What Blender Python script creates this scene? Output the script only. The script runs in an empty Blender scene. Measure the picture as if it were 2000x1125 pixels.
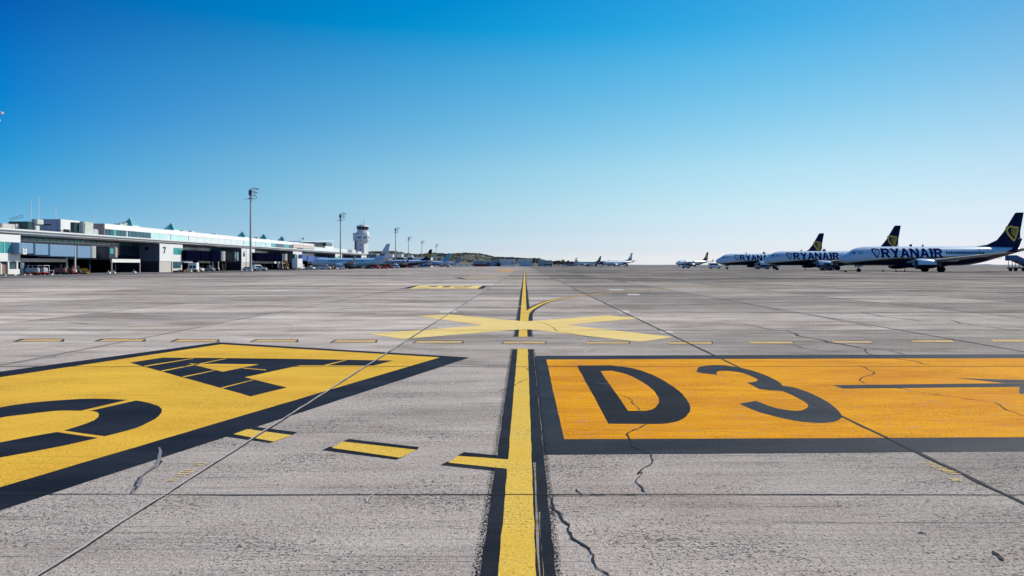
import bpy, bmesh, math, random
from mathutils import Vector, Matrix, noise
from mathutils.geometry import tessellate_polygon
random.seed(7)
R = math.radians
SC = bpy.context.scene
COL = SC.collection

# ------------------------------------------------------------------ camera, sky, sun, exposure
F = 1333.3; VX = 1025.0; HY = 517.5; EYE = 1.45          # focal length in photo pixels, vanishing point, horizon, eye height
cam = bpy.data.cameras.new('camera'); camo = bpy.data.objects.new('camera', cam); COL.objects.link(camo)
cam.lens = 24.0; cam.sensor_width = 36.0
cam.shift_x = (1000.0-VX)/2000.0; cam.shift_y = -(562.5-HY)/2000.0
cam.clip_end = 60000; cam.clip_start = 0.05
camo.location = (0, 0, EYE); camo.rotation_euler = (R(90), 0, 0)
SC.camera = camo
SUN_EL, SUN_AZ = 41.0, 62.0                              # azimuth from +Y (ahead) towards +X (right)
w = bpy.data.worlds.new('World'); SC.world = w; w.use_nodes = True
nt = w.node_tree; nt.nodes.clear()
sky = nt.nodes.new('ShaderNodeTexSky'); sky.sky_type = 'NISHITA'; sky.sun_disc = False
sky.sun_elevation = R(SUN_EL); sky.sun_rotation = R(SUN_AZ); sky.altitude = 60
sky.air_density = 1.15; sky.dust_density = 0.35; sky.ozone_density = 3.0
# clear-air grading of the sky: deeper azure away from the sun and overhead, pale at the horizon
tcw = nt.nodes.new('ShaderNodeTexCoord'); spw = nt.nodes.new('ShaderNodeSeparateXYZ'); nt.links.new(tcw.outputs['Generated'], spw.inputs[0])
def _wr(stops):
    r = nt.nodes.new('ShaderNodeValToRGB'); e = r.color_ramp.elements
    e[0].position = stops[0][0]; e[0].color = (*stops[0][1], 1); e[1].position = stops[-1][0]; e[1].color = (*stops[-1][1], 1)
    for p_, c_ in stops[1:-1]: q_ = e.new(p_); q_.color = (*c_, 1)
    nt.links.new(spw.outputs[2], r.inputs[0]); return r.outputs[0]
sky_l = _wr([(0.0033, (0.33, 0.60, 1.05)), (0.0165, (0.242, 0.478, 0.877)), (0.0404, (0.172, 0.387, 0.696)), (0.0702, (0.115, 0.344, 0.589)), (0.1292, (0.037, 0.321, 0.541)), (0.1868, (0.008, 0.282, 0.543)), (0.2426, (0.004, 0.248, 0.518)), (0.295, (0.004, 0.19, 0.465)), (.8, (.05, .22, .48))])
sky_c = _wr([(0.0041, (0.52, 0.63, 0.96)), (0.0206, (0.425, 0.515, 0.80)), (0.0506, (0.405, 0.48, 0.655)), (0.0878, (0.406, 0.503, 0.572)), (0.1392, (0.379, 0.528, 0.55)), (0.1896, (0.285, 0.514, 0.552)), (0.2316, (0.211, 0.505, 0.559)), (0.279, (0.127, 0.489, 0.568)), (0.3245, (0.02, 0.443, 0.576)), (0.3606, (0.01, 0.409, 0.574)), (.8, (.06, .3, .5))])
sky_r = _wr([(0.0034, (0.40, 0.47, 0.77)), (0.0168, (0.36, 0.41, 0.66)), (0.0411, (0.37, 0.40, 0.56)), (0.0715, (0.406, 0.411, 0.487)), (0.1315, (0.396, 0.434, 0.443)), (0.1901, (0.329, 0.432, 0.435)), (0.2467, (0.242, 0.409, 0.438)), (0.2999, (0.17, 0.378, 0.441)), (.8, (.12, .34, .45))])
cbw = nt.nodes.new('ShaderNodeCombineXYZ'); nt.links.new(spw.outputs[0], cbw.inputs[0]); nt.links.new(spw.outputs[1], cbw.inputs[1])
nmw = nt.nodes.new('ShaderNodeVectorMath'); nmw.operation = 'NORMALIZE'; nt.links.new(cbw.outputs[0], nmw.inputs[0])
dtw = nt.nodes.new('ShaderNodeVectorMath'); dtw.operation = 'DOT_PRODUCT'; nt.links.new(nmw.outputs[0], dtw.inputs[0]); dtw.inputs[1].default_value = (math.sin(R(SUN_AZ)), math.cos(R(SUN_AZ)), 0)
def _mm(op, a_, b_=None):
    m_ = nt.nodes.new('ShaderNodeMath'); m_.operation = op
    for i_, x_ in enumerate((a_, b_)):
        if x_ is None: continue
        if isinstance(x_, (int, float)): m_.inputs[i_].default_value = x_
        else: nt.links.new(x_, m_.inputs[i_])
    return m_.outputs[0]
def _vs(v_, f_):
    m_ = nt.nodes.new('ShaderNodeVectorMath'); m_.operation = 'SCALE'; nt.links.new(v_, m_.inputs[0]); nt.links.new(f_, m_.inputs['Scale']); return m_.outputs[0]
def _va(a_, b_, op='ADD'):
    m_ = nt.nodes.new('ShaderNodeVectorMath'); m_.operation = op; nt.links.new(a_, m_.inputs[0])
    if isinstance(b_, tuple): m_.inputs[1].default_value = b_
    else: nt.links.new(b_, m_.inputs[1])
    return m_.outputs[0]
def _mx(f_, a_, b_, mode='MIX'):
    m_ = nt.nodes.new('ShaderNodeMix'); m_.data_type = 'RGBA'; m_.blend_type = mode; m_.inputs[0].default_value = f_
    nt.links.new(a_, m_.inputs[6]); nt.links.new(b_, m_.inputs[7]); return m_.outputs[2]
az_ = _mm('ARCCOSINE', dtw.outputs['Value'])
mr_ = nt.nodes.new('ShaderNodeMapRange'); nt.links.new(az_, mr_.inputs[0]); mr_.inputs[1].default_value = R(99.5); mr_.inputs[2].default_value = R(26); tt = mr_.outputs[0]
it_ = _mm('SUBTRACT', 1.0, tt); w1 = _mm('MULTIPLY', _mm('MULTIPLY', tt, it_), 2.0); hw1 = _mm('MULTIPLY', w1, .5)
wl_ = _mm('SUBTRACT', _mm('MULTIPLY', it_, it_), hw1); wr_ = _mm('SUBTRACT', _mm('MULTIPLY', tt, tt), hw1)
grade = _va(_va(_va(_vs(sky_l, wl_), _vs(sky_c, _mm('MULTIPLY', w1, 2.0))), _vs(sky_r, wr_)), (0.0, 0.0, 0.0), 'MAXIMUM')
sky_col = _mx(1.0, sky.outputs[0], grade, 'MULTIPLY')
sc2 = nt.nodes.new('ShaderNodeVectorMath'); sc2.operation = 'SCALE'; sc2.inputs['Scale'].default_value = 2.0; nt.links.new(sky_col, sc2.inputs[0])
bg = nt.nodes.new('ShaderNodeBackground'); bg.inputs['Strength'].default_value = 0.11
wo = nt.nodes.new('ShaderNodeOutputWorld')
nt.links.new(sc2.outputs[0], bg.inputs['Color']); nt.links.new(bg.outputs[0], wo.inputs['Surface'])
sl = bpy.data.lights.new('sun', 'SUN'); sl.energy = 4.5; sl.angle = R(0.5); sl.color = (1, .93, .83)
so = bpy.data.objects.new('sun', sl); COL.objects.link(so)
sd = Vector((math.sin(R(SUN_AZ))*math.cos(R(SUN_EL)), math.cos(R(SUN_AZ))*math.cos(R(SUN_EL)), math.sin(R(SUN_EL))))
so.rotation_euler = sd.to_track_quat('Z', 'Y').to_euler(); so.location = (60, 60, 90)
SC.view_settings.view_transform = 'Standard'; SC.view_settings.look = 'None'
SC.view_settings.exposure = 0.0; SC.view_settings.gamma = 1.0

# ------------------------------------------------------------------ helpers
def tag(o, label=None, cat=None, group=None, kind=None):
    if label: o['label'] = label
    if cat: o['category'] = cat
    if group: o['group'] = group
    if kind: o['kind'] = kind
    return o
def empty(name, loc=(0, 0, 0), rz=0.0):
    o = bpy.data.objects.new(name, None); COL.objects.link(o); o.empty_display_size = 0.3
    o.location = loc; o.rotation_euler = (0, 0, rz); return o
def thing(name, label, cat, loc=(0, 0, 0), rz=0.0, group=None):
    return tag(empty(name, loc, rz), label, cat, group)
def kids(o): return [c for c in COL.objects if c.parent == o]
def copy_tree(o, parent=None):
    c = o.copy(); COL.objects.link(c); c.parent = parent
    for ch in list(o.children): copy_tree(ch, c)
    return c
def dup(o, loc, rz, label=None, group=None):
    c = copy_tree(o); c.location = loc; c.rotation_euler = (0, 0, rz)
    if label: c['label'] = label
    if group: c['group'] = group
    return c
class MB:
    """collects faces; build() links them as one mesh object"""
    def __init__(s): s.v = []; s.f = []
    def add(s, vs, fs):
        n = len(s.v); s.v += [tuple(v) for v in vs]; s.f += [tuple(i+n for i in f) for f in fs]; return s
    def box(s, x0, x1, y0, y1, z0, z1):
        return s.add([(x0,y0,z0),(x1,y0,z0),(x1,y1,z0),(x0,y1,z0),(x0,y0,z1),(x1,y0,z1),(x1,y1,z1),(x0,y1,z1)],
                     [(0,3,2,1),(4,5,6,7),(0,1,5,4),(1,2,6,5),(2,3,7,6),(3,0,4,7)])
    def cyl(s, a, b, r0, r1=None, n=12, cap=True):
        r1 = r0 if r1 is None else r1
        a = Vector(a); b = Vector(b); d = (b-a).normalized()
        u = d.orthogonal().normalized(); w_ = d.cross(u)
        vs = []
        for c, r in ((a, r0), (b, r1)):
            for i in range(n):
                t = 2*math.pi*i/n; vs.append(c+(u*math.cos(t)+w_*math.sin(t))*r)
        fs = [(i, (i+1) % n, n+(i+1) % n, n+i) for i in range(n)]
        if cap: fs += [tuple(range(n))[::-1], tuple(range(n, 2*n))]
        return s.add(vs, fs)
    def prism(s, pts, y0, y1):              # pts in x,z ; extruded along y
        n = len(pts)
        vs = [(x, y0, z) for x, z in pts]+[(x, y1, z) for x, z in pts]
        s.add(vs, [(i, (i+1) % n, n+(i+1) % n, n+i) for i in range(n)]+[tuple(range(n))[::-1], tuple(range(n, 2*n))]); return s
    def loft(s, rings, close=True, cap0=False, cap1=False):
        n = len(rings[0]); vs = [p for r in rings for p in r]; fs = []
        for k in range(len(rings)-1):
            for i in range(n if close else n-1):
                j = (i+1) % n; fs.append((k*n+i, k*n+j, (k+1)*n+j, (k+1)*n+i))
        if cap0: fs.append(tuple(range(n))[::-1])
        if cap1: fs.append(tuple(range((len(rings)-1)*n, len(rings)*n)))
        return s.add(vs, fs)
    def build(s, name, mat, parent=None, smooth=False, bevel=0.0, fix=True):
        me = bpy.data.meshes.new(name); bm = bmesh.new()
        vs = [bm.verts.new(v) for v in s.v]
        for f in s.f:
            try: bm.faces.new([vs[i] for i in f])
            except ValueError: pass
        if fix: bmesh.ops.recalc_face_normals(bm, faces=bm.faces)
        if bevel > 0:
            es = [e for e in bm.edges if len(e.link_faces) == 2 and e.calc_face_angle(0) > 0.5]
            bmesh.ops.bevel(bm, geom=es, offset=bevel, segments=2, affect='EDGES', clamp_overlap=True)
        bm.to_mesh(me); bm.free()
        if smooth:
            me.polygons.foreach_set('use_smooth', [True]*len(me.polygons))
            try: me.set_sharp_from_angle(angle=R(40))
            except Exception: pass
        for m in (mat if isinstance(mat, list) else [mat]): me.materials.append(m)
        o = bpy.data.objects.new(name, me); COL.objects.link(o); o.parent = parent
        return o
def catmull(pts, k=6, closed=False):
    out = []; n = len(pts)
    for i in range(n if closed else n-1):
        g = lambda j: Vector(pts[j % n]) if closed else Vector(pts[max(0, min(n-1, j))])
        p0, p1, p2, p3 = g(i-1), g(i), g(i+1), g(i+2)
        for q in range(k):
            t = q/k
            out.append(0.5*((2*p1)+(-p0+p2)*t+(2*p0-5*p1+4*p2-p3)*t*t+(-p0+3*p1-3*p2+p3)*t**3))
    if not closed: out.append(Vector(pts[-1]))
    return [tuple(p) for p in out]

# ------------------------------------------------------------------ materials
MATS = {}
def nodes(name):
    m = bpy.data.materials.new(name); m.use_nodes = True
    t = m.node_tree; b = t.nodes['Principled BSDF']; MATS[name] = m
    return m, t, b
def N(t, typ, **kw):
    n = t.nodes.new(typ)
    for k, v in kw.items():
        if k in n.inputs: n.inputs[k].default_value = v
        else: setattr(n, k, v)
    return n
def coords(t, scale=(1, 1, 1)):
    tc = N(t, 'ShaderNodeTexCoord'); mp = N(t, 'ShaderNodeMapping'); mp.inputs['Scale'].default_value = scale
    t.links.new(tc.outputs['Object'], mp.inputs['Vector']); return mp.outputs[0]
def math_(t, op, a, b=None, c=None, clamp=False):
    n = N(t, 'ShaderNodeMath', operation=op); n.use_clamp = clamp
    for i, x in enumerate((a, b, c)):
        if x is None: continue
        if isinstance(x, (int, float)): n.inputs[i].default_value = x
        else: t.links.new(x, n.inputs[i])
    return n.outputs[0]
def maprange(t, v, a, b, c=0.0, d=1.0):
    n = N(t, 'ShaderNodeMapRange'); t.links.new(v, n.inputs[0])
    for i, x in enumerate((a, b, c, d)): n.inputs[i+1].default_value = x
    return n.outputs[0]
def mixc(t, fac, a, b, mode='MIX'):
    n = N(t, 'ShaderNodeMix', data_type='RGBA', blend_type=mode)
    for k, x in ((0, fac), (6, a), (7, b)):
        if isinstance(x, (int, float)): n.inputs[k].default_value = x
        elif isinstance(x, tuple): n.inputs[k].default_value = (*x[:3], 1)
        else: t.links.new(x, n.inputs[k])
    return n.outputs[2]
def noise_(t, vec, scale, detail=4, rough=0.6):
    n = N(t, 'ShaderNodeTexNoise'); n.inputs['Scale'].default_value = scale; n.inputs['Detail'].default_value = detail
    n.inputs['Roughness'].default_value = rough; t.links.new(vec, n.inputs['Vector']); return n.outputs['Fac']
def mat(name, c, rough=0.5, metal=0.0, var=0.12, scale=1.5, spec=0.5, coat=0.0):
    """plain painted/weathered surface with a procedural mottling of its own colour"""
    if name in MATS: return MATS[name]
    m, t, b = nodes(name)
    n = noise_(t, coords(t), scale, 5)
    c2 = tuple(x*(1-var) for x in c); c1 = tuple(min(1, x*(1+var*0.6)) for x in c)
    t.links.new(mixc(t, maprange(t, n, .3, .7), c2, c1), b.inputs['Base Color'])
    b.inputs['Roughness'].default_value = rough; b.inputs['Metallic'].default_value = metal
    b.inputs['Specular IOR Level'].default_value = spec; b.inputs['Coat Weight'].default_value = coat
    b.inputs['Coat Roughness'].default_value = 0.08
    return m
def ribbed(name, c, pitch=0.3, axis=1, rough=0.5, depth=0.5, var=.1):
    m, t, b = nodes(name)
    sp = N(t, 'ShaderNodeSeparateXYZ'); t.links.new(coords(t), sp.inputs[0])
    f = math_(t, 'FRACT', math_(t, 'DIVIDE', sp.outputs[axis], pitch))
    g = maprange(t, math_(t, 'ABSOLUTE', math_(t, 'SUBTRACT', f, .5)), .38, .48)
    n = noise_(t, coords(t), .8)
    c0 = mixc(t, maprange(t, n, .3, .7), tuple(x*(1-var) for x in c), c)
    t.links.new(mixc(t, math_(t, 'MULTIPLY', g, depth), c0, tuple(x*.45 for x in c)), b.inputs['Base Color'])
    b.inputs['Roughness'].default_value = rough
    if rough > .8: b.inputs['Specular IOR Level'].default_value = 0.0
    return m

def concrete_nodes(t, tone=1.0):
    """returns colour, height of weathered, brushed apron concrete in world-like coordinates"""
    v = coords(t)
    sp = N(t, 'ShaderNodeSeparateXYZ'); t.links.new(v, sp.inputs[0]); X, Y = sp.outputs[0], sp.outputs[1]
    # slab by slab tone
    cx = math_(t, 'FLOOR', math_(t, 'DIVIDE', math_(t, 'ADD', X, 2.27), 5.3))
    cy = math_(t, 'FLOOR', math_(t, 'DIVIDE', math_(t, 'SUBTRACT', Y, 4.3), 5.43))
    cb = N(t, 'ShaderNodeCombineXYZ'); t.links.new(cx, cb.inputs[0]); t.links.new(cy, cb.inputs[1])
    wn = N(t, 'ShaderNodeTexWhiteNoise', noise_dimensions='2D'); t.links.new(cb.outputs[0], wn.inputs['Vector'])
    farf = maprange(t, Y, 9.0, 20.0)
    slab = math_(t, 'MULTIPLY', math_(t, 'SUBTRACT', wn.outputs['Value'], .5), math_(t, 'MULTIPLY_ADD', farf, .30, .05))
    # rubber and weather streaks running across
    st = noise_(t, coords(t, (.05, .42, 1)), 1.0, 6, .68)
    st2 = noise_(t, coords(t, (.35, 1.3, 1)), 1.0, 5, .6)
    st3 = noise_(t, coords(t, (.012, .09, 1)), 1.0, 3, .6)
    br = noise_(t, coords(t, (1.6, 55, 1)), 1.0, 3, .7)
    br2 = noise_(t, coords(t, (.45, 14, 1)), 1.0, 4, .7)
    grit = noise_(t, v, 85, 3, .7)
    grit2 = noise_(t, v, 30, 4, .75)
    patch = noise_(t, coords(t, (.9, 1.6, 1)), 1.0, 3, .55)
    a = math_(t, 'MULTIPLY', math_(t, 'SUBTRACT', st, .5), math_(t, 'MULTIPLY_ADD', farf, 1.35, .30))
    b_ = math_(t, 'MULTIPLY', math_(t, 'SUBTRACT', st2, .5), .5)
    b3 = math_(t, 'MULTIPLY', math_(t, 'SUBTRACT', st3, .5), math_(t, 'MULTIPLY_ADD', farf, .9, .0))
    c_ = math_(t, 'MULTIPLY', math_(t, 'SUBTRACT', br, .5), .55)
    c2 = math_(t, 'MULTIPLY', math_(t, 'SUBTRACT', br2, .5), .55)
    d_ = math_(t, 'MULTIPLY', math_(t, 'SUBTRACT', grit, .5), 1.5)
    e_ = math_(t, 'MULTIPLY', math_(t, 'SUBTRACT', grit2, .5), 1.3)
    st4 = noise_(t, coords(t, (.004, .03, 1)), 1.0, 4, .65)
    b4 = math_(t, 'MULTIPLY', math_(t, 'SUBTRACT', st4, .5), maprange(t, Y, 14, 45, 0, 1.9))
    shade_and_patch = math_(t, 'ADD', math_(t, 'MULTIPLY', math_(t, 'GREATER_THAN', X, 3.03), -.06), maprange(t, X, .8, 4.5, 0.0, -.23))  # darker towards the right: shade of sun-facing grit, put into the colour
    pb = noise_(t, coords(t, (.22, .42, 1)), 1.0, 5, .62)
    shade_and_patch = math_(t, 'ADD', shade_and_patch, math_(t, 'MULTIPLY', math_(t, 'SUBTRACT', pb, .5), .7))
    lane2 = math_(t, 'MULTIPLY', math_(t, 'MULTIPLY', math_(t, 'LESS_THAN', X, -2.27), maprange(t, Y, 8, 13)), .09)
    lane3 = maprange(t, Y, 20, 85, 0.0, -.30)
    s = math_(t, 'ADD', math_(t, 'ADD', slab, b4), math_(t, 'ADD', math_(t, 'ADD', shade_and_patch, lane2), lane3))
    for x in (a, b_, b3, c_, c2, d_, e_): s = math_(t, 'ADD', s, x)
    val = math_(t, 'ADD', s, 1.0)
    # pits: clustered dark specks
    pit = noise_(t, v, 62, 2, .5)
    pthr = maprange(t, patch, .3, .7, .68, .55)
    pit2 = noise_(t, coords(t, (22, 40, 1)), 1.0, 3, .6)
    pm = math_(t, 'MULTIPLY', math_(t, 'SUBTRACT', pit, pthr), 16, clamp=True)
    pm = math_(t, 'MAXIMUM', pm, math_(t, 'MULTIPLY', math_(t, 'SUBTRACT', pit2, maprange(t, patch, .35, .65, .70, .565)), 12, clamp=True))
    ln = noise_(t, coords(t, (.35, 34, 1)), 1.0, 3, .6); patch2 = noise_(t, coords(t, (.35, 1.1, 1)), 1.0, 3, .55)
    lm = math_(t, 'MULTIPLY', math_(t, 'SUBTRACT', ln, maprange(t, patch2, .38, .62, .72, .565)), 13, clamp=True)
    lm = math_(t, 'MULTIPLY', lm, maprange(t, noise_(t, coords(t, (9, 60, 1)), 1.0, 2, .6), .35, .6, .1, 1.0))
    pm = math_(t, 'MAXIMUM', pm, math_(t, 'MULTIPLY', lm, .75))
    vo = N(t, 'ShaderNodeTexVoronoi'); vo.inputs['Scale'].default_value = 7; t.links.new(v, vo.inputs['Vector'])
    big = math_(t, 'MULTIPLY', math_(t, 'SUBTRACT', .075, vo.outputs['Distance']), 30, clamp=True)
    pm = math_(t, 'MAXIMUM', pm, math_(t, 'MULTIPLY', big, .9))
    col = mixc(t, maprange(t, st2, .3, .7), (.46*tone, .389*tone, .330*tone), (.53*tone, .462*tone, .392*tone))
    vv = N(t, 'ShaderNodeVectorMath', operation='SCALE'); t.links.new(col, vv.inputs[0]); t.links.new(val, vv.inputs['Scale'])
    col = mixc(t, math_(t, 'MULTIPLY', pm, .72), vv.outputs[0], (.052, .050, .056))
    sn = noise_(t, coords(t, (.16, .34, 1)), 1.0, 6, .66); sn2 = noise_(t, coords(t, (.9, 2.2, 1)), 1.0, 5, .7)
    sm = math_(t, 'MULTIPLY', maprange(t, math_(t, 'ADD', math_(t, 'MULTIPLY', sn, .7), math_(t, 'MULTIPLY', sn2, .3)), .50, .62), math_(t, 'MULTIPLY_ADD', farf, .30, .60))
    col = mixc(t, sm, col, mixc(t, 1.0, col, (.66, .60, .54), 'MULTIPLY'))
    h = math_(t, 'ADD', math_(t, 'MULTIPLY', grit, .5), math_(t, 'MULTIPLY', grit2, .8))
    h = math_(t, 'ADD', h, math_(t, 'MULTIPLY', br, .45))
    h = math_(t, 'SUBTRACT', h, math_(t, 'MULTIPLY', pm, .9))
    return col, h, pm, X, Y
def concrete(name, tone=1.0):
    m, t, b = nodes(name); col, h, pm, X, Y = concrete_nodes(t, tone)
    bp = N(t, 'ShaderNodeBump'); bp.inputs['Strength'].default_value = .9; bp.inputs['Distance'].default_value = .016
    t.links.new(h, bp.inputs['Height']); t.links.new(bp.outputs[0], b.inputs['Normal'])
    t.links.new(col, b.inputs['Base Color']); b.inputs['Roughness'].default_value = .88; b.inputs['Specular IOR Level'].default_value = .15
    return m
def paint(name, c, c2, wear=.5, rough=.6, spec=.4, streak=.3, under=(.3, .28, .28), grain=.9):
    """road paint over concrete: rough texture shows through, worn flecks, streaks of dirt"""
    m, t, b = nodes(name); col, h, pm, X, Y = concrete_nodes(t)
    v = coords(t)
    n1 = noise_(t, coords(t, (.5, 1.6, 1)), 1.0, 5, .65)
    n2 = noise_(t, coords(t, (2, 30, 1)), 1.0, 4, .7)
    n3 = noise_(t, v, 70, 3, .7)
    base = mixc(t, maprange(t, n1, .38, .68), c, c2)
    k = math_(t, 'ADD', math_(t, 'MULTIPLY', math_(t, 'SUBTRACT', n2, .5), streak), math_(t, 'MULTIPLY', math_(t, 'SUBTRACT', n3, .5), grain))
    k = math_(t, 'ADD', k, 1.0)
    vv = N(t, 'ShaderNodeVectorMath', operation='SCALE'); t.links.new(base, vv.inputs[0]); t.links.new(k, vv.inputs['Scale'])
    w1 = noise_(t, coords(t, (1.5, 9, 1)), 3.0, 6, .8)
    wm = math_(t, 'MULTIPLY', math_(t, 'SUBTRACT', w1, .74-.12*wear), 9, clamp=True)
    o = mixc(t, wm, vv.outputs[0], under)
    o = mixc(t, math_(t, 'MULTIPLY', pm, .62), o, tuple(x*.22 for x in c))
    bp = N(t, 'ShaderNodeBump'); bp.inputs['Strength'].default_value = .45; bp.inputs['Distance'].default_value = .010
    t.links.new(h, bp.inputs['Height']); t.links.new(bp.outputs[0], b.inputs['Normal'])
    t.links.new(o, b.inputs['Base Color']); b.inputs['Roughness'].default_value = rough; b.inputs['Specular IOR Level'].default_value = spec
    return m
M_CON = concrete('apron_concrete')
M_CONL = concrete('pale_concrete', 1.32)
M_WHITEP = paint('faded_white_paint', (.66, .60, .53), (.58, .52, .46), wear=.8, rough=.9, spec=.05)
M_YEL = paint('yellow_paint', (.83, .49, .045), (.72, .39, .034), wear=.7, rough=.8, spec=.15)
M_YELX = paint('pale_yellow_paint', (.84, .60, .19), (.90, .68, .26), wear=.5, rough=.8, spec=.15)
M_ORG = paint('orange_yellow_paint', (.84, .37, .006), (.66, .24, .008), wear=1.5, streak=.8, rough=.8, spec=.06, grain=1.1)
M_LINE = paint('line_yellow_paint', (.76, .48, .06), (.80, .54, .10), wear=1.1, rough=.8, spec=.15)
M_BLK = paint('black_paint', (.008, .009, .014), (.022, .024, .031), wear=.6, grain=2.4, streak=1.0, rough=.7, spec=.15, under=(.12, .12, .13))
M_BLKW = paint('worn_black_paint', (.010, .011, .015), (.034, .037, .045), wear=1.1, grain=2.6, streak=1.2, rough=.65, spec=.18, under=(.15, .15, .16))
M_BLKD = paint('deep_black_paint', (.008, .008, .011), (.020, .021, .026), wear=.7, rough=.7, spec=.12)
M_CRACK = mat('crack_dark', (.012, .012, .014), .9, var=.3)
M_LIP = mat('joint_sealant_pale', (.50, .44, .39), .85, var=.3, scale=8)
M_SEAL = mat('grey_sealant', (.20, .20, .21), .8, var=.35, scale=12)

OVER = {}
for thr in (.5, .7):   # speckled overspray at the edges of the black stripes
    m, t, b = nodes('black_overspray_%d' % int(thr*10)); v = coords(t)
    n_ = noise_(t, v, 95, 2, .6); mk = math_(t, 'MULTIPLY', math_(t, 'SUBTRACT', n_, .36+thr*.28), 14, clamp=True)
    b.inputs['Base Color'].default_value = (.012, .012, .018, 1); b.inputs['Roughness'].default_value = .9; b.inputs['Specular IOR Level'].default_value = .1
    t.links.new(mk, b.inputs['Alpha']); OVER[thr] = m
# ------------------------------------------------------------------ ground coordinates from the photograph
def g(px, py):                       # point of the flat apron seen at a photo pixel
    Y = F*EYE/(py-HY); return ((px-VX)*Y/F, Y)
def gz(x):                           # the apron falls gently towards the terminal
    return 0.0 if x > -30 else (-0.75 if x < -100 else -0.75*(-30-x)/70.0)
def jit(pts, amp=.004, step=.25, closed=True):
    out = []; n = len(pts)
    for i in range(n if closed else n-1):
        a = Vector(pts[i]); b = Vector(pts[(i+1) % n]); L = (b-a).length; k = max(1, min(60, int(L/step)))
        for q in range(k):
            p = a.lerp(b, q/k)
            out.append((p.x+amp*random.uniform(-1, 1), p.y+amp*random.uniform(-1, 1)))
    if not closed: out.append(tuple(pts[-1]))
    return out
def flat(name, polys, z, m, parent=None, amp=.004, step=.25):
    """polys: list of outlines in ground metres, laid as thin painted sheets"""
    mb = MB()
    for k, pts in enumerate(polys):
        pts = jit(pts, amp, step)
        tri = tessellate_polygon([[Vector((x, y, 0)) for x, y in pts]])
        fs = []
        for a, b, c in tri:
            A, B, C_ = (Vector(pts[i]) for i in (a, b, c))
            if (B-A).x*(C_-A).y-(B-A).y*(C_-A).x < 0: a, c = c, a
            fs.append((a, b, c))
        mb.add([(x, y, (z+k*.0004)*ZS) for x, y in pts], fs)
    return mb.build(name, m, parent, fix=False)
def G(pts, ox=0, oy=0, s=1.0): return [g(ox+x*s, oy+y*s) for x, y in pts]
ZS = .2                                # paint sheets lie a few millimetres apart
def rect(x0, x1, y0, y1): return [(x0, y0), (x1, y0), (x1, y1), (x0, y1)]
def settle(root):
    """move the root to the middle of its parts without moving them"""
    xs = [v.co for c in root.children for v in c.data.vertices]
    c = sum(xs, Vector())/len(xs); c.z = 0; root.location = c
    for ch in root.children: ch.location = Vector(ch.location)-c
def ribbon(pts, wd, closed=False):
    """outline of a ribbon of half width wd(i) along ground points"""
    L, Rr = [], []; n = len(pts)
    for i, p in enumerate(pts):
        a = Vector(pts[max(0, i-1)]); b = Vector(pts[min(n-1, i+1)]); d = (b-a).normalized(); q = Vector((-d.y, d.x))
        h = wd(i/(n-1)) if callable(wd) else wd
        L.append(tuple(Vector(p)+q*h)); Rr.append(tuple(Vector(p)-q*h))
    return L, Rr
def ribmesh(mb, pts, wd, z):
    z = z*ZS; L, Rr = ribbon(pts, wd); n = len(pts)
    mb.add([(x, y, z) for x, y in L]+[(x, y, z) for x, y in Rr], [(n+i, n+i+1, i+1, i) for i in range(n-1)])

# ------------------------------------------------------------------ the setting: apron, land, sea
mb = MB()
xs = [-500, -250, -100, -30, 0, 60, 150, 400, 900]
ys = [-80, 0, 40, 120, 300, 600, 900]
mb.add([(x, y, gz(x)) for y in ys for x in xs],
       [(j*len(xs)+i, j*len(xs)+i+1, (j+1)*len(xs)+i+1, (j+1)*len(xs)+i) for j in range(len(ys)-1) for i in range(len(xs)-1)])
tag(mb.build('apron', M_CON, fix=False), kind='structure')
M_EARTH = mat('dry_earth', (.17, .15, .125), .95, var=.35, scale=.02)
o = MB().add([(-4000, -300, -.95), (4500, -300, -.95), (4500, 2600, -.95), (-4000, 2600, -.95)], [(0, 1, 2, 3)]).build('ground', M_EARTH, fix=False); tag(o, kind='structure')
m, t, b = nodes('sea_water'); b.inputs['Base Color'].default_value = (.03, .08, .13, 1); b.inputs['Roughness'].default_value = .25
bp = N(t, 'ShaderNodeBump', Strength=.4, Distance=1.0); t.links.new(noise_(t, coords(t), .05, 6), bp.inputs['Height']); t.links.new(bp.outputs[0], b.inputs['Normal'])
o = MB().add([(-30000, 1500, -6), (40000, 1500, -6), (40000, 40000, -6), (-30000, 40000, -6)], [(0, 1, 2, 3)]).build('sea', m, fix=False); tag(o, kind='structure')

m, t, b = nodes('stand_asphalt'); v = coords(t, (.05, .015, 1)); n_ = noise_(t, v, 1.0, 5, .7)
t.links.new(mixc(t, maprange(t, n_, .35, .65), (.085, .08, .085), (.21, .195, .19)), b.inputs['Base Color']); b.inputs['Roughness'].default_value = .9; b.inputs['Specular IOR Level'].default_value = .1
sx = [-125, -100, -76]; mb = MB(); mb.add([(x, y, gz(x)+.012) for y in (60, 600) for x in sx], [(0, 1, 4, 3), (1, 2, 5, 4)])
tag(mb.build('stand_asphalt', m, fix=False), kind='structure')
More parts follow.
